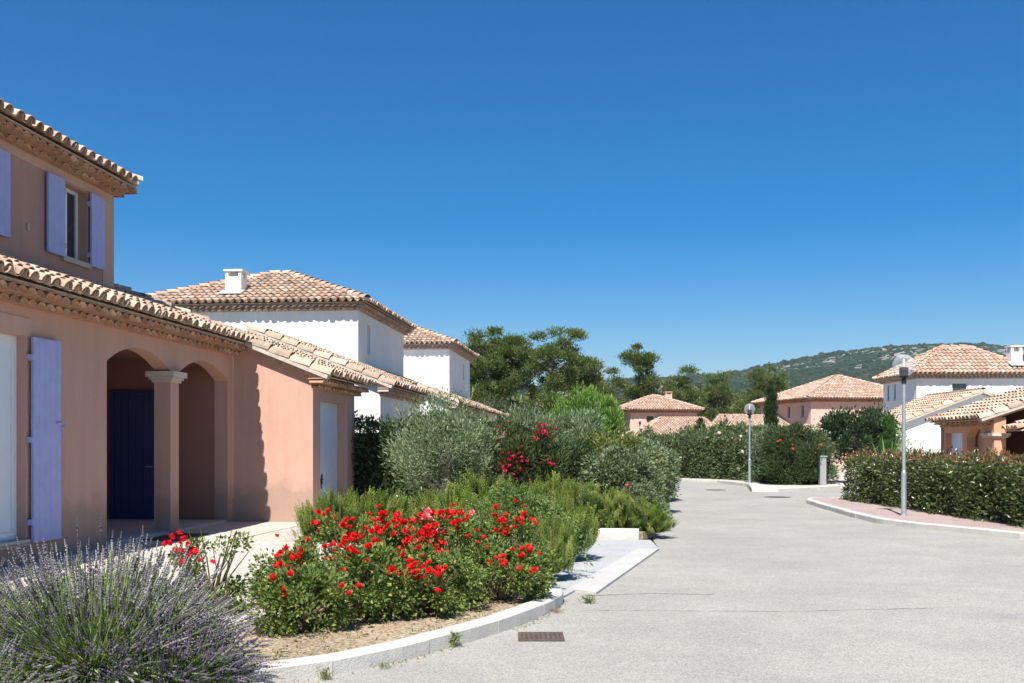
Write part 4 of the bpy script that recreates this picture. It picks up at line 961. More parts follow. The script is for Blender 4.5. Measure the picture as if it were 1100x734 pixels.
# ---- lavender
def lavender(x, y, z, r, h, ns, seed, label, sp_cols, gr_cols, group='lavender bushes'):
    rng = np.random.default_rng(seed); root = thing('lavender_bush', label, 'lavender', (x, y, z), 0, group)
    a = rng.uniform(0, 2 * PI, ns); e = np.clip(rng.beta(1.5, 1.15, ns) * 1.55, 0.05, 1.52)   # tilt from vertical
    L = (h * np.cos(e) ** .4 * .98 + r * np.sin(e) ** 1.5 * .55) ; L = np.where(e > .9, r * .80 + .02, h * (1 - .12 * e)) * rng.uniform(.62, 1.12, ns)
    D0 = np.stack([np.cos(a) * np.sin(e), np.sin(a) * np.sin(e), np.cos(e)], 1)
    B = np.stack([x + np.cos(a) * r * .36 * rng.uniform(0, 1, ns), y + np.sin(a) * r * .36 * rng.uniform(0, 1, ns), np.full(ns, z)], 1)
    droop = np.zeros((ns, 3)); droop[:, 2] = .10 * np.sin(e); side = rng.normal(0, .05, (ns, 3))
    M1 = B + D0 * (L * .5)[:, None] + droop + side; T = B + D0 * L[:, None] + side * 1.5
    T[:, 2] = np.maximum(T[:, 2], z + .05); M1[:, 2] = np.maximum(M1[:, 2], z + .03)
    mb = MB(); S_ = unit(np.cross(T - B, rng.normal(0, 1, (ns, 3)))) * .0030
    V = np.stack([B - S_, B + S_, M1 + S_, M1 - S_, T + S_ * .6, T - S_ * .6], 1)
    Fq = np.array([(0, 1, 2, 3), (3, 2, 4, 5)]); mb.v.append(V.reshape(-1, 3)); mb.f.append((Fq[None] + (np.arange(ns) * 6)[:, None, None]).reshape(-1, 4)); mb.c.append(np.repeat(pick(rng, gr_cols, ns, .15), 6, 0)); mb.n = ns * 6
    mb.build('stem', 'leaf', root)
    # grassy leaves low in the mound
    nl = ns * 8; ci = rng.integers(0, ns, nl); t = rng.uniform(.05, .70, (nl, 1)); P = B[ci] + (M1[ci] - B[ci]) * np.minimum(t * 2, 1) + (T[ci] - M1[ci]) * np.maximum(t * 2 - 1, 0) + rng.normal(0, .018, (nl, 3)); P[:, 2] = np.maximum(P[:, 2], z + .02)
    fb = MB(); put_leaves(fb, P, unit(T[ci] - B[ci]) + rng.normal(0, .28, (nl, 3)), .075, .0075, gr_cols, rng, QUAD); fb.build('foliage', 'leaf', root)
    # flower spikes: whorls of little buds
    tv = []; tf = []
    for w_ in range(5):
        zc = w_ * .013 + (0 if w_ else -.012); rr = .0085 * (1 - .11 * w_)
        i = len(tv); tv += [(rr, 0, zc), (0, rr, zc), (-rr, 0, zc), (0, -rr, zc), (0, 0, zc + .012), (0, 0, zc - .006)]
        tf += [(i, i + 1, i + 4), (i + 1, i + 2, i + 4), (i + 2, i + 3, i + 4), (i + 3, i, i + 4), (i + 1, i, i + 5), (i + 2, i + 1, i + 5), (i + 3, i + 2, i + 5), (i, i + 3, i + 5)]
    D = unit(T - M1); X = unit(np.cross(D, rng.normal(0, 1, (ns, 3)))); Y = np.cross(D, X); sc = rng.uniform(.7, 1.25, (ns, 1))
    sb = MB(); sb.inst(tv, np.array(tf), T, np.stack([X * sc, Y * sc, D * sc * 1.15], 2), pick(rng, sp_cols, ns, .25)); sb.build('flower_spike', 'spike', root)
    return root
LC = [(.18, .165, .18), (.14, .125, .145), (.23, .21, .225), (.10, .09, .10), (.28, .26, .27)]
GC = [(.24, .34, .07), (.31, .41, .10), (.17, .25, .07), (.34, .38, .18)]
lavender(-2.52, 6.05, .10, .84, .735, 5600, 401, 'big lavender mound with grey mauve spikes and bright green heart, lower left', LC, GC)
lavender(-3.55, 6.3, .10, .70, .62, 1500, 402, 'lavender at the left frame edge, behind the big mound', LC, [(.20, .23, .15), (.16, .21, .10)])
lavender(-2.85, 5.05, .05, .50, .42, 1400, 403, 'low greenish lavender clump in the bottom left corner', [(.16, .15, .14), (.2, .19, .18)], [(.16, .21, .08), (.12, .17, .06)])
lavender(-1.98, 5.75, .06, .42, .48, 1500, 404, 'dark lavender with sprawling spikes, right foot of the big mound', [(.12, .10, .14), (.16, .13, .17), (.09, .08, .1)], [(.12, .17, .06), (.15, .2, .08)])

# ---- hedges
def hedge(name, label, cat, pts, hw, h, pal, dens, L, W, mat, seed, lump=.12, z=.08, group=None, top=None, flowers=None, core=.68, jitter=.07, dir_up=.2):
    """box-like hedge following a polyline"""
    rng = np.random.default_rng(seed); P0 = [np.array(p, float) for p in pts]; root = thing(name, label, cat, (P0[0][0], P0[0][1], z), 0, group)
    mb = MB(); cb = MB(); tops = []; allP = []
    for si, (a, b_) in enumerate(zip(P0[:-1], P0[1:])):
        d = b_ - a; Ls = np.linalg.norm(d); d = d / Ls; nr = np.array([-d[1], d[0]]); ext = hw * .6
        area = 2 * Ls * h + 4 * hw * h + 2 * hw * Ls; n = int(area * dens)
        P, N = area_sample_box(rng, n, Ls / 2 + ext, hw, h)
        ph_ = rng.uniform(0, 6.28, 6)
        q = lump * (np.sin(P[:, 0] * 3.1 + P[:, 2] * 2.3 + ph_[0]) + np.sin(P[:, 0] * 6.3 - P[:, 2] * 5.1 + ph_[1]) * .6 + np.sin(P[:, 1] * 5 + P[:, 0] * 1.3 + ph_[2]) * .5) * .5
        P = P + N * (q + rng.normal(0, jitter, n) - np.abs(rng.normal(0, .08, n)))[:, None] + rng.normal(0, .02, (n, 3))
        # round the top edges
        over = np.maximum(0, P[:, 2] - (h - .25)) / .25; P[:, 1] *= 1 - .14 * over ** 2
        P[:, 2] = np.abs(P[:, 2])
        D = N * .7 + rng.normal(0, .55, (n, 3)) + np.array([0, 0, dir_up])
        c2 = (a + b_) / 2
        def wd(Q, c2=c2, d=d, nr=nr): return np.stack([c2[0] + Q[:, 0] * d[0] + Q[:, 1] * nr[0], c2[1] + Q[:, 0] * d[1] + Q[:, 1] * nr[1], Q[:, 2] + z], 1)
        Wp = wd(P); Wd = wd(P + D) - Wp; Nn = wd(P + N) - Wp
        put_leaves(mb, Wp, Wd, L, W, pal, rng, LEAFF, nb=Nn * .8 + np.array([0, 0, .4]))
        if top:
            m_ = (P[:, 2] > h * .93) & (rng.uniform(0, 1, n) < .28); k = Wp[m_] + np.array([0, 0, .05]); put_leaves(mb, k, rng.normal(0, .4, (len(k), 3)) + np.array([0, 0, 1.]), L, W, top, rng)
        allP.append(Wp)
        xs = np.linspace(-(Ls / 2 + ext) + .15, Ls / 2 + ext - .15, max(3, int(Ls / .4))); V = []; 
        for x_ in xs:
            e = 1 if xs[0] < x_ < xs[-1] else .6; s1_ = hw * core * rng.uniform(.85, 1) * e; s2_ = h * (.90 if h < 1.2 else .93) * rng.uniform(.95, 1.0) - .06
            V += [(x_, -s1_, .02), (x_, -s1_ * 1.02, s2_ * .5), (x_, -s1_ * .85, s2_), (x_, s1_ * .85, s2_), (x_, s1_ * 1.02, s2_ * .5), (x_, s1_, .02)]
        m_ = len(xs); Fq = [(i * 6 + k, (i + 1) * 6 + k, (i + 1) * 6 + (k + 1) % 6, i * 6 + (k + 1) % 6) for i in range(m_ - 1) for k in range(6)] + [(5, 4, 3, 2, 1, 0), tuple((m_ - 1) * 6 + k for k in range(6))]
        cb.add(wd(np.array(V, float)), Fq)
    mb.build('foliage', mat, root); cb.build('shade_core', 'core', root)
    if flowers:
        me, n, sc = flowers; A = np.vstack(allP); A = A[A[:, 2] > z + h * .2]; A = A[np.argsort(A[:, 1] + rng.normal(0, .35, len(A)))[:len(A) // 2]]; q = A[rng.choice(len(A), n)] + np.array([0, -.08, .03]); copy_flowers(me, root, q, rng, sc * .8, sc * 1.2)
    return root
PH = [(.075, .11, .028), (.055, .085, .022), (.11, .15, .04), (.04, .06, .018), (.14, .14, .05)]
RED = [(.22, .07, .035), (.28, .11, .05), (.16, .10, .03), (.10, .12, .03), (.3, .07, .04)]
hedge('hedge', 'clipped dark photinia hedge with reddish tips behind the near street lamp', 'hedge', [(9.72, 27.0), (9.92, 17.6), (13.5, 13.9), (22, 11.5)], .62, 1.15, PH, 700, .085, .042, 'gloss', 501, lump=.10, top=RED, z=.09)
PL = [(.032, .065, .018), (.045, .085, .022), (.025, .05, .015), (.07, .11, .03)]
hedge('hedge', 'dark glossy laurel hedge beside the garage, under the white house wall', 'hedge', [(-3.22, 21.75), (-1.7, 21.4), (-.4, 22.0)], .55, 1.98, PL, 620, .10, .048, 'gloss', 502, lump=.14, z=.1)
hedge('hedge', 'dark shadowy hedge between the olive tree and the crimson oleander', 'hedge', [(-.3, 20.8), (1.3, 21.6)], .5, 1.5, PL, 500, .09, .04, 'leaf', 503, z=.1)
PF = [(.09, .13, .04), (.06, .10, .035), (.12, .16, .06), (.16, .20, .10), (.05, .08, .025)]
hedge('hedge', 'long mixed shrub hedge dotted with white flowers across the far end of the road', 'hedge', [(6.4, 46.5), (9.2, 44.6), (11.0, 40.6)], .75, 1.85, PF, 420, .13, .06, 'leaf', 504, lump=.35, z=.1, flowers=(WHITEF, 34, 1.1), jitter=.16)
hedge('hedge', 'grey green end of the far hedge, right of the second lamp post', 'hedge', [(10.0, 39.6), (11.2, 38.4)], .6, 1.75, [(.16, .20, .14), (.12, .17, .10), (.20, .24, .17), (.08, .12, .05)], 460, .12, .05, 'leaf', 505, lump=.3, z=.1, jitter=.16)

# ---- broad-leaved shrubs along the left of the road
PY = [(.17, .21, .045), (.21, .25, .06), (.10, .145, .03), (.06, .09, .025), (.26, .26, .09)]
PE = [(.14, .185, .085), (.20, .245, .13), (.09, .13, .055), (.30, .33, .22), (.05, .08, .03)]
shrub('shrub', 'yellow green pittosporum shrub left of the road, right of the crimson oleander', 'shrub', (2.15, 22.4, .13), (1.25, .9), 1.72, PY, 90, 150, .075, .036, .24, seed=71, p=2.8)
shrub('shrub', 'grey green elaeagnus shrub nearest the road on the left', 'shrub', (2.15, 19.4, .13), (.78, .75), 1.45, PE, 80, 150, .07, .034, .20, seed=72, p=2.5)
shrub('shrub', 'grey green elaeagnus shrub against the left kerb, behind the nearest one', 'shrub', (3.05, 23.4, .13), (.78, .9), 1.55, PE, 80, 130, .08, .036, .22, seed=73, p=2.5)
shrub('shrub', 'furthest elaeagnus shrub on the left kerb before the bend', 'shrub', (3.9, 28.6, .13), (.8, 1.2), 1.5, PE, 80, 120, .09, .04, .26, seed=74, p=2.5)
root, P, C, W_, rng = shrub('shrub', 'low pale shrub with orange red blooms at the edge of the left kerb', 'shrub', (2.35, 18.3, .13), (.50, .4), .72, PE, 40, 110, .06, .028, .15, seed=75)
copy_flowers(CORAL, root, W_(P[rng.choice(len(P), 7)]) + np.array([0, -.1, .05]), rng, .35, .55)
# crimson oleander
root, P, C, W_, rng = shrub('oleander_bush', 'oleander with crimson flower clusters behind the rosemary', 'oleander', (.22, 19.6, .13), (.85, .7), 2.15, [(.06, .10, .03), (.09, .13, .04), (.12, .14, .05), (.045, .07, .02)], 70, 110, .12, .024, .24, seed=76, p=2.0, up=.9)
cand = P[(P[:, 1] < -.1) & (P[:, 2] > .7)]; cl = cand[rng.choice(len(cand), 15)]
pts = np.vstack([c_ + rng.normal(0, .09, (6, 3)) for c_ in cl]); copy_flowers(CRIM, root, W_(pts) + np.array([0, -.12, .03]), rng, .45, .8)
# coral oleander at the far corner
root, P, C, W_, rng = shrub('oleander_bush', 'dark rounded oleander with a few coral flowers at the far street corner', 'oleander', (10.6, 37.6, .1), (1.15, .95), 2.25, [(.05, .09, .03), (.07, .12, .035), (.035, .06, .02), (.10, .13, .05)], 110, 120, .13, .035, .28, seed=77, p=2.4, up=.6)
cand = P[(P[:, 1] < -.3) & (P[:, 2] > .8)]; copy_flowers(CORAL, root, W_(cand[rng.choice(len(cand), 12)]) + np.array([0, -.12, .03]), rng, .5, .85)
shrub('shrub', 'pale leaved shrub between the coral oleander and the gate post', 'shrub', (11.75, 38.4, .1), (.7, .7), 2.0, PE, 60, 100, .12, .04, .24, seed=78)
# dark fig-like tree behind
PD = [(.03, .055, .022), (.045, .08, .028), (.07, .11, .04), (.02, .04, .015)]
# olive trees
PO = [(.20, .28, .13), (.28, .34, .21), (.14, .20, .10), (.36, .41, .29), (.09, .13, .06)]
def tree(name, label, loc, rx, ry, zb, zt_, pal, nclump, per, L, W, cr, mat='leaf', seed=0, up=.4, trunk_r=.12, bark='barkgrey', p=2.0, group=None, cat='tree', flat=1.0, inner=.35, lean=(0, 0), tmpl=LEAFF, ntr=1, lim=16):
    """tapered trunk, limbs and a clumped crown between heights zb and zt_"""
    rng = np.random.default_rng(seed + 5000); x, y, z = loc; root = thing(name, label, cat, loc, 0, group)
    hz = (zt_ - zb) / 2; cz = (zt_ + zb) / 2
    C, N = sample_super(rng, nclump, (rx, ry, hz), p, -.9); C = C * rng.uniform(inner, .95, (len(C), 1)); C = C + np.array([lean[0], lean[1], cz])
    n = len(C) * per; ci = np.repeat(np.arange(len(C)), per); crs = (cr * rng.uniform(.6, 1.3, len(C)))[ci][:, None]
    off = unit(rng.normal(0, 1, (n, 3))) * (rng.uniform(0, 1, (n, 1)) ** .5) * (1 + .22 * rng.normal(0, 1, (n, 1))) * crs * np.array([1, 1, flat])
    P = C[ci] + off; D = unit(off) + N[ci] * .3 + np.array([0, 0, up]) + rng.normal(0, .4, (n, 3))
    mb = MB(); put_leaves(mb, P + np.array(loc), D, L, W, pal, rng, tmpl, nb=unit(off) * .6 + np.array([0, 0, .7])); mb.build('crown', mat, root)
    b = MB()
    for q in range(ntr):
        bx_ = x + rng.normal(0, .08) * (ntr > 1); top = np.array([x + lean[0] + rng.normal(0, .05 * rx), y + lean[1], z + cz + hz * .45])
        base = np.array([bx_, y, z]); m1 = base + (top - base) * .35 + np.array([rng.normal(0, .12 * rx), 0, 0]); m2 = base + (top - base) * .7 + np.array([rng.normal(0, .10 * rx), 0, 0])
        b.tube([base, m1, m2, top], [trunk_r * 1.25, trunk_r, trunk_r * .7, trunk_r * .25], 8)
    tr_ = b.build('trunk', bark, root)
    lb = MB()
    for c_ in C[rng.choice(len(C), min(lim, len(C)), replace=False)]:
        f = rng.uniform(.3, .9); st = base + (top - base) * f
        tgt = c_ + np.array(loc)
        hd = math.hypot(tgt[0] - base[0], tgt[1] - base[1]); f = np.clip((tgt[2] - .35 * hd - .2 - base[2]) / (top[2] - base[2]), .12, .97); st = base + (top - base) * f
        lb.tube([st, (st + tgt) / 2 + np.array([0, 0, .06 * hz]), tgt], [trunk_r * .42, trunk_r * .28, trunk_r * .10], 5)
    lb.build('limb', bark, root)
    return root
tree('olive_tree', 'large silvery olive tree in front of the white garage wall, tallest above the rosemary', (-1.30, 18.6, .1), 1.0, .9, .55, 2.38, PO, 80, 170, .085, .017, .27, seed=1, up=1.0, trunk_r=.09, p=2.4, cat='olive tree', ntr=2)
tree('olive_tree', 'silvery olive crown behind the crimson oleander, left of the bright green conifer', (.55, 27.5, .1), 1.0, .95, .9, 2.45, PO, 60, 170, .12, .026, .30, seed=2, up=1.0, trunk_r=.08, cat='olive tree', ntr=2)
tree('olive_tree', 'small grey olive just in front of the bright green conifer', (1.75, 27.0, .1), .8, .75, .8, 2.35, PO, 55, 170, .12, .024, .28, seed=3, up=1.0, trunk_r=.07, cat='olive tree')
tree('conifer', 'bright lime green bushy conifer above the left shrubs', (2.35, 31.5, .1), 1.12, 1.1, .3, 3.15, [(.17, .29, .05), (.13, .24, .04), (.22, .34, .07), (.10, .18, .035)], 90, 190, .17, .035, .33, seed=4, up=1.6, trunk_r=.10, p=2.6, cat='conifer', inner=.5)
tree('plum_tree', 'dark purplish brown bush below the pines behind the white houses', (-3.0, 62, 0), 2.6, 2.2, .5, 4.6, [(.09, .065, .04), (.06, .06, .03), (.12, .09, .055), (.05, .045, .025)], 60, 130, .25, .10, .65, seed=5, trunk_r=.14)
tree('evergreen_tree', 'dark broadleaved evergreen right of the purplish bush, below the tall pines', (-1.0, 58, 0), 1.9, 1.7, .5, 4.0, [(.08, .10, .05), (.06, .085, .035), (.11, .13, .07)], 55, 130, .22, .09, .55, seed=6, trunk_r=.12)
tree('fig_tree', 'dark leafy tree in front of the far pink house, beside the gate post', (13.4, 39.0, 0), 1.45, 1.2, .9, 3.0, PD, 60, 120, .15, .08, .34, seed=7, trunk_r=.08, mat='gloss', up=.8, inner=.5, cat='tree')
tree('fig_tree', 'upright leafy shoot tree left of the right white house wing', (15.0, 40.5, 0), .85, .8, .8, 2.95, PD, 34, 90, .16, .07, .30, seed=17, trunk_r=.05, mat='gloss', up=1.2, cat='tree')
# cypresses
PC = [(.03, .055, .02), (.045, .075, .025), (.06, .095, .03), (.025, .045, .015)]
tree('cypress_tree', 'tall narrow dark cypress left of the far pink house with slit windows', (14.85, 57, 0), .30, .30, .3, 5.4, PC, 120, 110, .14, .04, .17, seed=8, up=2.0, trunk_r=.10, p=2.2, cat='cypress', inner=.6)
tree('cypress_tree', 'short dark cypress standing in front of the far pink house with chimney', (11.35, 60, 0), .38, .38, .3, 3.15, PC, 60, 100, .14, .04, .2, seed=9, up=2.0, trunk_r=.08, cat='cypress', inner=.6)
tree('cypress_tree', 'slim brighter green cypress in front of the dark fig tree', (14.4, 38.2, 0), .26, .26, .2, 2.75, [(.07, .15, .03), (.09, .18, .035), (.05, .10, .025)], 40, 90, .11, .03, .15, seed=10, up=2.0, trunk_r=.04, cat='cypress', inner=.6)
# mid distance garden trees behind the far hedge
PG = [(.07, .12, .03), (.10, .16, .04), (.05, .09, .025), (.13, .19, .05)]
tree('garden_tree', 'low green tree behind the far hedge, before the far pink house', (10.1, 55, 0), 1.3, 1.1, .4, 2.35, PG, 50, 120, .20, .10, .45, seed=11, trunk_r=.09)
tree('garden_tree', 'bushy bright green tree behind the far hedge, right of the short cypress', (12.3, 56, 0), 1.5, 1.2, .4, 3.0, PG, 50, 120, .20, .10, .45, seed=12, trunk_r=.09)
tree('garden_tree', 'low spreading tree behind the far hedge, at the foot of the tall cypress', (13.4, 50, 0), 1.6, 1.2, .3, 2.5, PG, 45, 120, .18, .09, .42, seed=13, trunk_r=.08)
# pines
PP = [(.095, .14, .034), (.14, .185, .045), (.19, .23, .06), (.06, .09, .027)]
PP2 = [(.12, .155, .045), (.15, .185, .055), (.19, .22, .07), (.08, .11, .035)]
NEED = QUAD
def pine(label, x, y, rx, zb, zt_, seed, nclump=34, per=150, cr=1.0, pal=PP, lean=(0, 0), tr=.22, flat=.55, inner=.35, p=2.2):
    return tree('pine_tree', label, (x, y, 0), rx, rx * .8, zb, zt_, pal, int(nclump * 1.2), int(per * 2.7), .26, .075, cr * .84, seed=seed, up=.8, trunk_r=tr, bark='barkgrey', p=p, group='pines behind the houses', cat='pine tree', flat=flat, inner=inner, lean=lean, tmpl=NEED, lim=22)
pine('dense dark pine directly behind the second white house roof', -3.6, 78, 2.6, 3.5, 10.6, 41, 34, 170, .95)
pine('tall dense pine, highest rounded crown in the left group', -.8, 80, 2.9, 3.8, 11.6, 42, 44, 190, 1.0)
pine('broad pine with a long limb reaching right over the conifer', 3.2, 78, 3.4, 3.6, 11.1, 43, 46, 150, .95, lean=(.3, 0))
pine('outlying branchy pine crown to the right of the broad pine', 5.6, 80, 1.7, 5.2, 9.0, 44, 16, 110, .75)
pine('slender leaning pine with a small high crown standing alone', 10.8, 92, 1.7, 6.0, 10.9, 45, 24, 120, .8, lean=(.9, 0), tr=.20)
pine('lighter green pine left of the slender leaning pine', 8.2, 90, 2.7, 1.5, 8.8, 46, 36, 130, .95, PP2)
pine('low yellow green pine to the right of the slender leaning pine', 13.2, 92, 2.8, 1.5, 8.3, 47, 34, 130, .95, PP2)
pine('pine with a pointed crown above the far house chimney', 16.6, 98, 2.0, 2.0, 9.9, 48, 30, 130, .9)
pine('airy light pine between the two far pink houses, left of the lamp globe', 21.5, 104, 3.0, 1.5, 9.2, 49, 40, 130, 1.0, PP2)
pine('wide light green pine behind the lamp globe', 25.0, 100, 3.0, 1.5, 9.4, 50, 42, 130, 1.0, PP2)
pine('dark pine above the tall cypress', 27.5, 104, 2.5, 2.0, 9.8, 51, 34, 130, .95)
pine('low pine between the tall cypress and the far house', 26.3, 95, 2.1, 1.0, 7.6, 52, 26, 120, .9, PP2)
pine('low shrubby pine behind the broad pine trunk', 1.2, 86, 3.2, .5, 5.5, 53, 34, 120, 1.0, PP2)
pine('low shrubby pine beneath the outlying crown', 6.0, 88, 2.6, .5, 5.6, 54, 30, 120, 1.0)
pine('pine rising behind the right white house roof', 40.5, 92, 2.4, 2.0, 7.2, 55, 26, 110, .95, PP2)
# far dark woodland band behind the pines
wb = MB(); rng = np.random.default_rng(77); n = 26000
X = rng.uniform(-40, 75, n); Y = 125 + rng.normal(0, 7, n); top = 6.2 + 1.2 * np.sin(X * .35) + .8 * np.sin(X * .9 + 1); Z = top * rng.uniform(0, 1, n) ** .6
put_leaves(wb, np.stack([X, Y, Z], 1), rng.normal(0, .6, (n, 3)) + np.array([0, 0, .6]), 1.0, .45, PP, rng, QUAD)
wb.build('woodland', 'leaf', kind='stuff', label='dark far pine wood reading as one band behind the houses', cat='woodland')

# ---- spiky plants and pale leaves above the right hedge
def spiky(name, label, loc, r, h, n, cols, seed, w=.045):
    rng = np.random.default_rng(seed); root = thing(name, label, 'plant', loc); mb = MB(); a = rng.uniform(0, 2 * PI, n); e = rng.uniform(.1, 1.1, n)
    for k in range(n):
        d = np.array([math.cos(a[k]) * math.sin(e[k]), math.sin(a[k]) * math.sin(e[k]), math.cos(e[k])]); Lk = h * rng.uniform(.7, 1.1); b0 = np.array(loc); m_ = b0 + d * Lk * .55; t_ = b0 + d * Lk + np.array([d[0] * .1, d[1] * .1, -.15 * math.sin(e[k])])
        s_ = np.cross(d, [0, 0, 1.]); s_ = s_ / (np.linalg.norm(s_) + 1e-6) * w / 2
        mb.add([b0 - s_ * .6, b0 + s_ * .6, m_ + s_, m_ - s_, t_], [(0, 1, 2, 3), (3, 2, 4)], cols[rng.integers(0, len(cols))])
    mb.build('blade', 'leaf', root); return root
spiky('agapanthus', 'spiky bright green plant rising over the left part of the clipped hedge', (13.0, 34.5, .1), .5, 1.85, 90, [(.16, .30, .06), (.22, .34, .08), (.12, .22, .05)], 5, .07)
spiky('agapanthus', 'second spiky green plant over the hedge, in front of the white wing', (14.1, 34.8, .1), .5, 1.75, 90, [(.10, .20, .06), (.14, .26, .07), (.08, .16, .05)], 6, .07)
tree('sapling', 'thin sapling with sparse pale leaves against the white wing', (14.6, 37.0, .1), .28, .25, 1.2, 2.35, [(.6, .62, .5), (.45, .5, .35), (.3, .36, .2)], 12, 26, .10, .06, .14, seed=66, trunk_r=.015)

# ================================================================== STREET LAMPS
def globe_mesh(c, r, mb, seg=32, rings=20):
    V = []; 
    for j in range(rings + 1):
        th = PI * (j + .02) / (rings + .04)
        for i in range(seg): V.append((c[0] + r * math.sin(th) * math.cos(2 * PI * i / seg), c[1] + r * math.sin(th) * math.sin(2 * PI * i / seg), c[2] + r * math.cos(th)))
    mb.add(V, [(j * seg + i, j * seg + (i + 1) % seg, (j + 1) * seg + (i + 1) % seg, (j + 1) * seg + i) for j in range(rings) for i in range(seg)])
def lamp(x, y, zc, label, z0=.10, rg=.235):
    root = thing('street_lamp', label, 'street lamp', (x, y, z0), 0, 'globe street lamps'); hb = zc - rg
    mb = MB(); mb.lathe((x, y, 0), [(.055, z0), (.055, z0 + .9), (.048, z0 + .93), (.038, z0 + .96), (.036, hb - .13)], 18); mb.build('pole', 'steel', root, smooth=False)
    mb = MB(); mb.lathe((x, y, 0), [(.10, z0), (.10, z0 + .012), (.06, z0 + .02), (.058, z0 + .05)], 18); mb.build('base_plate', 'steel', root)
    mb = MB(); mb.lathe((x, y, 0), [(.05, hb - .15), (.05, hb - .03), (.10, hb - .01), (.10, hb + .015)], 18); mb.build('collar', 'black', root)
    mb = MB(); mb.lathe((x, y, 0), [(.085, hb + .016), (.09, hb + .05), (.09, hb + .19), (.07, hb + .20)], 16)
    for k in range(4): mb.lathe((x, y, 0), [(.098, hb + .045 + k * .04), (.098, hb + .055 + k * .04)], 16)
    mb.build('louvre', 'black', root)
    mb = MB(); mb.lathe((x, y, 0), [(.022, hb + .20), (.026, hb + .26), (.022, hb + .36), (.008, hb + .38)], 12); mb.build('bulb', 'pvc', root)
    mb = MB(); globe_mesh((x, y, zc), rg, mb); mb.build('globe', 'globe', root, smooth=True)
    return root
lamp(8.30, 21.1, 3.28, 'nearest globe street lamp on the pink pavement in front of the clipped hedge')
lamp(9.28, 38.9, 3.0, 'middle globe street lamp in front of the far white flowered hedge', rg=.215)
lamp(9.5, 74, 3.35, 'furthest thin street lamp before the far pink house wing', rg=.2)

# ================================================================== SMALL THINGS
def grate(x, y, w, d, label, z=.004):
    mb = MB(); f = .03
    for a, b_ in (((x - w / 2, y - d / 2, -.01), (x + w / 2, y - d / 2 + f, z)), ((x - w / 2, y + d / 2 - f, -.01), (x + w / 2, y + d / 2, z)), ((x - w / 2, y - d / 2 + f, -.01), (x - w / 2 + f, y + d / 2 - f, z)), ((x + w / 2 - f, y - d / 2 + f, -.01), (x + w / 2, y + d / 2 - f, z))): mb.box(a, b_)
    n = 7
    for k in range(n):
        xx = x - w / 2 + f + (w - 2 * f) * (k + .5) / n; mb.box((xx - .012, y - d / 2 + f, -.01), (xx + .012, y + d / 2 - f, z - .002))
    for k in range(4):
        yy = y - d / 2 + f + (d - 2 * f) * (k + .5) / 4; mb.box((x - w / 2 + f, yy - .009, -.012), (x + w / 2 - f, yy + .009, z - .004))
    o = mb.build('drain_grate', 'rust', None, loc=(x, y, 0), label=label, cat='drain grate')
    p = MB(); p.box((x - w / 2 + .003, y - d / 2 + .003, .0005), (x + w / 2 - .003, y + d / 2 - .003, .0015)); p.build('pit_shade', 'black', o) if False else None
    return o
M['rust'] = plain('cast_iron', (.13, .10, .08), .75, .3, .3, var=.35, scale=25)
M['pit_shade'] = plain('drain_shade_black', (.01, .01, .01), .9, .1)  # flat black sheet under the bars, painted as the shade of a hollow
def grate2(x, y, w, d, label):
    root = thing('drain_grate', label, 'drain grate', (x, y, 0)); mb = MB(); f = .03; z = .012; b0 = .0035
    for a, b_ in (((x - w / 2, y - d / 2), (x + w / 2, y - d / 2 + f)), ((x - w / 2, y + d / 2 - f), (x + w / 2, y + d / 2)), ((x - w / 2, y - d / 2 + f), (x - w / 2 + f, y + d / 2 - f)), ((x + w / 2 - f, y - d / 2 + f), (x + w / 2, y + d / 2 - f))): mb.box((*a, b0), (*b_, z))
    mb.build('frame', 'rust', root); mb = MB()
    for k in range(8):
        xx = x - w / 2 + f + (w - 2 * f) * (k + .5) / 8; mb.box((xx - .012, y - d / 2 + f, b0), (xx + .012, y + d / 2 - f, z - .001))
    for k in range(5):
        yy = y - d / 2 + f + (d - 2 * f) * (k + .5) / 5; mb.box((x - w / 2 + f, yy - .010, b0), (x + w / 2 - f, yy + .010, z - .003))
    mb.build('bars', 'rust', root); mb = MB(); mb.box((x - w / 2 + f, y - d / 2 + f, .0012), (x + w / 2 - f, y + d / 2 - f, .0028)); mb.build('pit_shade', 'pit_shade', root)
grate2(.24, 8.28, .38, .36, 'rusty square drain grate in the road beside the kerb bend')
def manhole(x, y, r, label, zz=0):
    mb = MB(); mb.lathe((x, y, zz), [(r, .001), (r, .008), (r - .03, .009), (r - .035, .004), (r - .05, .004), (r - .055, .009), (.01, .0095)], 28)
    for k in range(5): mb.box((x - r * .6, y - r * .6 + k * r * .3, zz + .009), (x + r * .6, y - r * .55 + k * r * .3, zz + .013))
    mb.build('manhole_cover', 'rust', None, loc=(x, y, zz), label=label, cat='manhole cover')
manhole(7.2, 35.2, .36, 'left flat iron manhole cover far along the road')
manhole(8.1, 30.4, .40, 'right flat iron manhole cover before the far corner')
# door mat by the porch
mb = MB(); F = HF; F.box(mb, (.05, 14.9, .178), (.62, 16.0, .19)); q = F.p(.33, 15.4, .2)
mb.build('door_mat', 'black', None, loc=tuple(q), label='flat dark mat lying on the path before the porch column', cat='mat')
# gate post
M['postm'] = stucco('shaded_grey_stucco', (.26, .26, .26), (.34, .34, .34))  # grey taken darker, the post's partial shade put into the colour
mb = MB(); mb.box((11.36, 36.7, .1), (11.58, 36.92, 1.15)); mb.box((11.33, 36.67, 1.15), (11.61, 36.95, 1.20)); mb.build('gate_post', 'postm', None, loc=(11.46, 35.7, .1), label='pale square gate post left of the clipped hedge', cat='gate post')
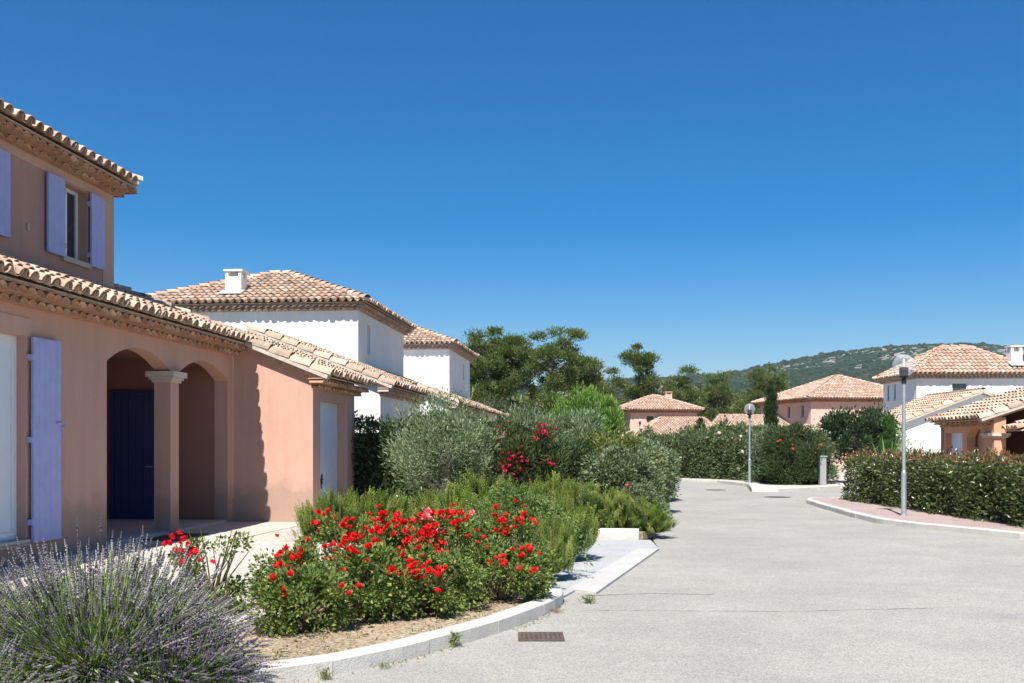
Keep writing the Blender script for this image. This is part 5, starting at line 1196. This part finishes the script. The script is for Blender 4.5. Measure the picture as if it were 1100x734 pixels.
# weeds
def weed(x, y, z, r, h, n, seed, label, cols=((.16, .20, .08), (.25, .25, .13))):
    rng = np.random.default_rng(seed); mb = MB(); P = np.stack([x + rng.normal(0, r * .3, n), y + rng.normal(0, r * .3, n), np.full(n, z)], 1)
    D = rng.normal(0, .45, (n, 3)) + np.array([0, 0, 1.]); put_leaves(mb, P, D, h, h * .10, list(cols), rng, QUAD)
    nl = n * 2; c_ = rng.integers(0, n, nl); P2 = P[c_] + unit(D[c_]) * (h * rng.uniform(.3, 1, nl))[:, None]; put_leaves(mb, P2, rng.normal(0, .7, (nl, 3)), h * .3, h * .1, list(cols), rng, QUAD)
    mb.build('weed', 'leaf', None, loc=(x, y, z), label=label, cat='weed', group='weeds along the kerb')
weed(.78, 10.05, 0, .10, .10, 40, 1, 'grey green weed growing from the asphalt by the pale strip')
weed(-1.27, 6.78, 0.0, .05, .09, 26, 2, 'small weed at the kerb foot nearest the camera')
weed(-.92, 7.15, 0.0, .12, .05, 50, 3, 'low spread of dry weeds at the kerb foot')
weed(-.47, 7.86, 0.0, .05, .13, 30, 4, 'upright weed tuft at a kerb joint left of the drain grate')
weed(.42, 9.5, 0.0, .12, .05, 40, 5, 'dry brown tuft in the gutter near the kerb end', ((.30, .20, .10), (.2, .14, .08)))
weed(9.25, 17.1, .02, .15, .16, 60, 6, 'dark weed at the foot of the clipped hedge kerb')
# mulch and litter on the soil
mb = MB(); rng = np.random.default_rng(9); n = 5200
X = rng.uniform(-4.5, .5, n); Y = rng.uniform(5.6, 12, n); ok = inpoly(np.stack([X, Y], 1), soilpoly); X, Y = X[ok], Y[ok]; n = len(X)
put_leaves(mb, np.stack([X, Y, np.full(n, .105)], 1), rng.normal(0, 1, (n, 3)) * np.array([1, 1, .15]), .04, .016, [(.34, .25, .15), (.45, .36, .24), (.2, .14, .08), (.52, .45, .34), (.14, .10, .06)], rng, QUAD, nr=.25)
mb.build('mulch', 'dull', kind='stuff', label='dry bark chips and fallen leaves on the bed soil', cat='mulch')
mb = MB(); n = 900; X = rng.uniform(-1.9, -.1, n); Y = rng.uniform(6.9, 8.9, n); ok = inpoly(np.stack([X, Y], 1), soilpoly); X, Y = X[ok], Y[ok]; k_ = np.abs(np.sin(X * 3) * np.cos(Y * 4)) > .45; X, Y = X[k_], Y[k_]; n = len(X)
put_leaves(mb, np.stack([X, Y, np.full(n, .10)], 1), rng.normal(0, .5, (n, 3)) + np.array([0, 0, .6]), .035, .010, [(.14, .20, .06), (.2, .24, .09)], rng, QUAD)
mb.build('ground_cover', 'leaf', kind='stuff', label='thin green ground cover creeping on the soil under the roses', cat='ground cover')
# leaf litter and grit gathered in the gutter
rng = np.random.default_rng(33); mb = MB(); bk = np.array(bedk); seg = rng.integers(1, len(bk) - 1, 420); t = rng.uniform(0, 1, 420)[:, None]
Q = bk[seg] + (bk[seg + 1] - bk[seg]) * t; d = unit(bk[seg + 1] - bk[seg]); out = np.stack([d[:, 1], -d[:, 0]], 1); Q = Q + out * np.abs(rng.normal(0, .05, 420))[:, None]
kk = (np.sin(Q[:, 0] * 7) + rng.normal(0, .5, 420)) > .1; Q = Q[kk]; n = len(Q)
put_leaves(mb, np.stack([Q[:, 0], Q[:, 1], np.full(n, .006)], 1), rng.normal(0, 1, (n, 3)) * np.array([1, 1, .1]), .028, .011, [(.26, .19, .11), (.16, .11, .07), (.34, .27, .17), (.10, .09, .05)], rng, QUAD, nr=.2)
mb.build('litter', 'dull', kind='stuff', label='dry leaf litter gathered in the gutter along the bed kerb', cat='litter')
# ------------------------------------------------------------------ air
M['haze'] = bpy.data.materials.new('haze'); M['haze'].use_nodes = True; hn = M['haze'].node_tree; hn.nodes.remove(hn.nodes['Principled BSDF'])
pv = hn.nodes.new('ShaderNodeVolumePrincipled'); pv.inputs['Color'].default_value = (.80, .88, 1, 1); pv.inputs['Density'].default_value = .00016; pv.inputs['Anisotropy'].default_value = .3
hn.links.new(pv.outputs[0], hn.nodes['Material Output'].inputs['Volume'])
hz = MB(); hz.box((-3100, -420, -3.0), (3100, 4100, 240)); hz.build('haze', M['haze'], kind='stuff', label='thin bluish summer haze over the distant hill')
print('faces', sum(len(m.polygons) for m in bpy.data.meshes))
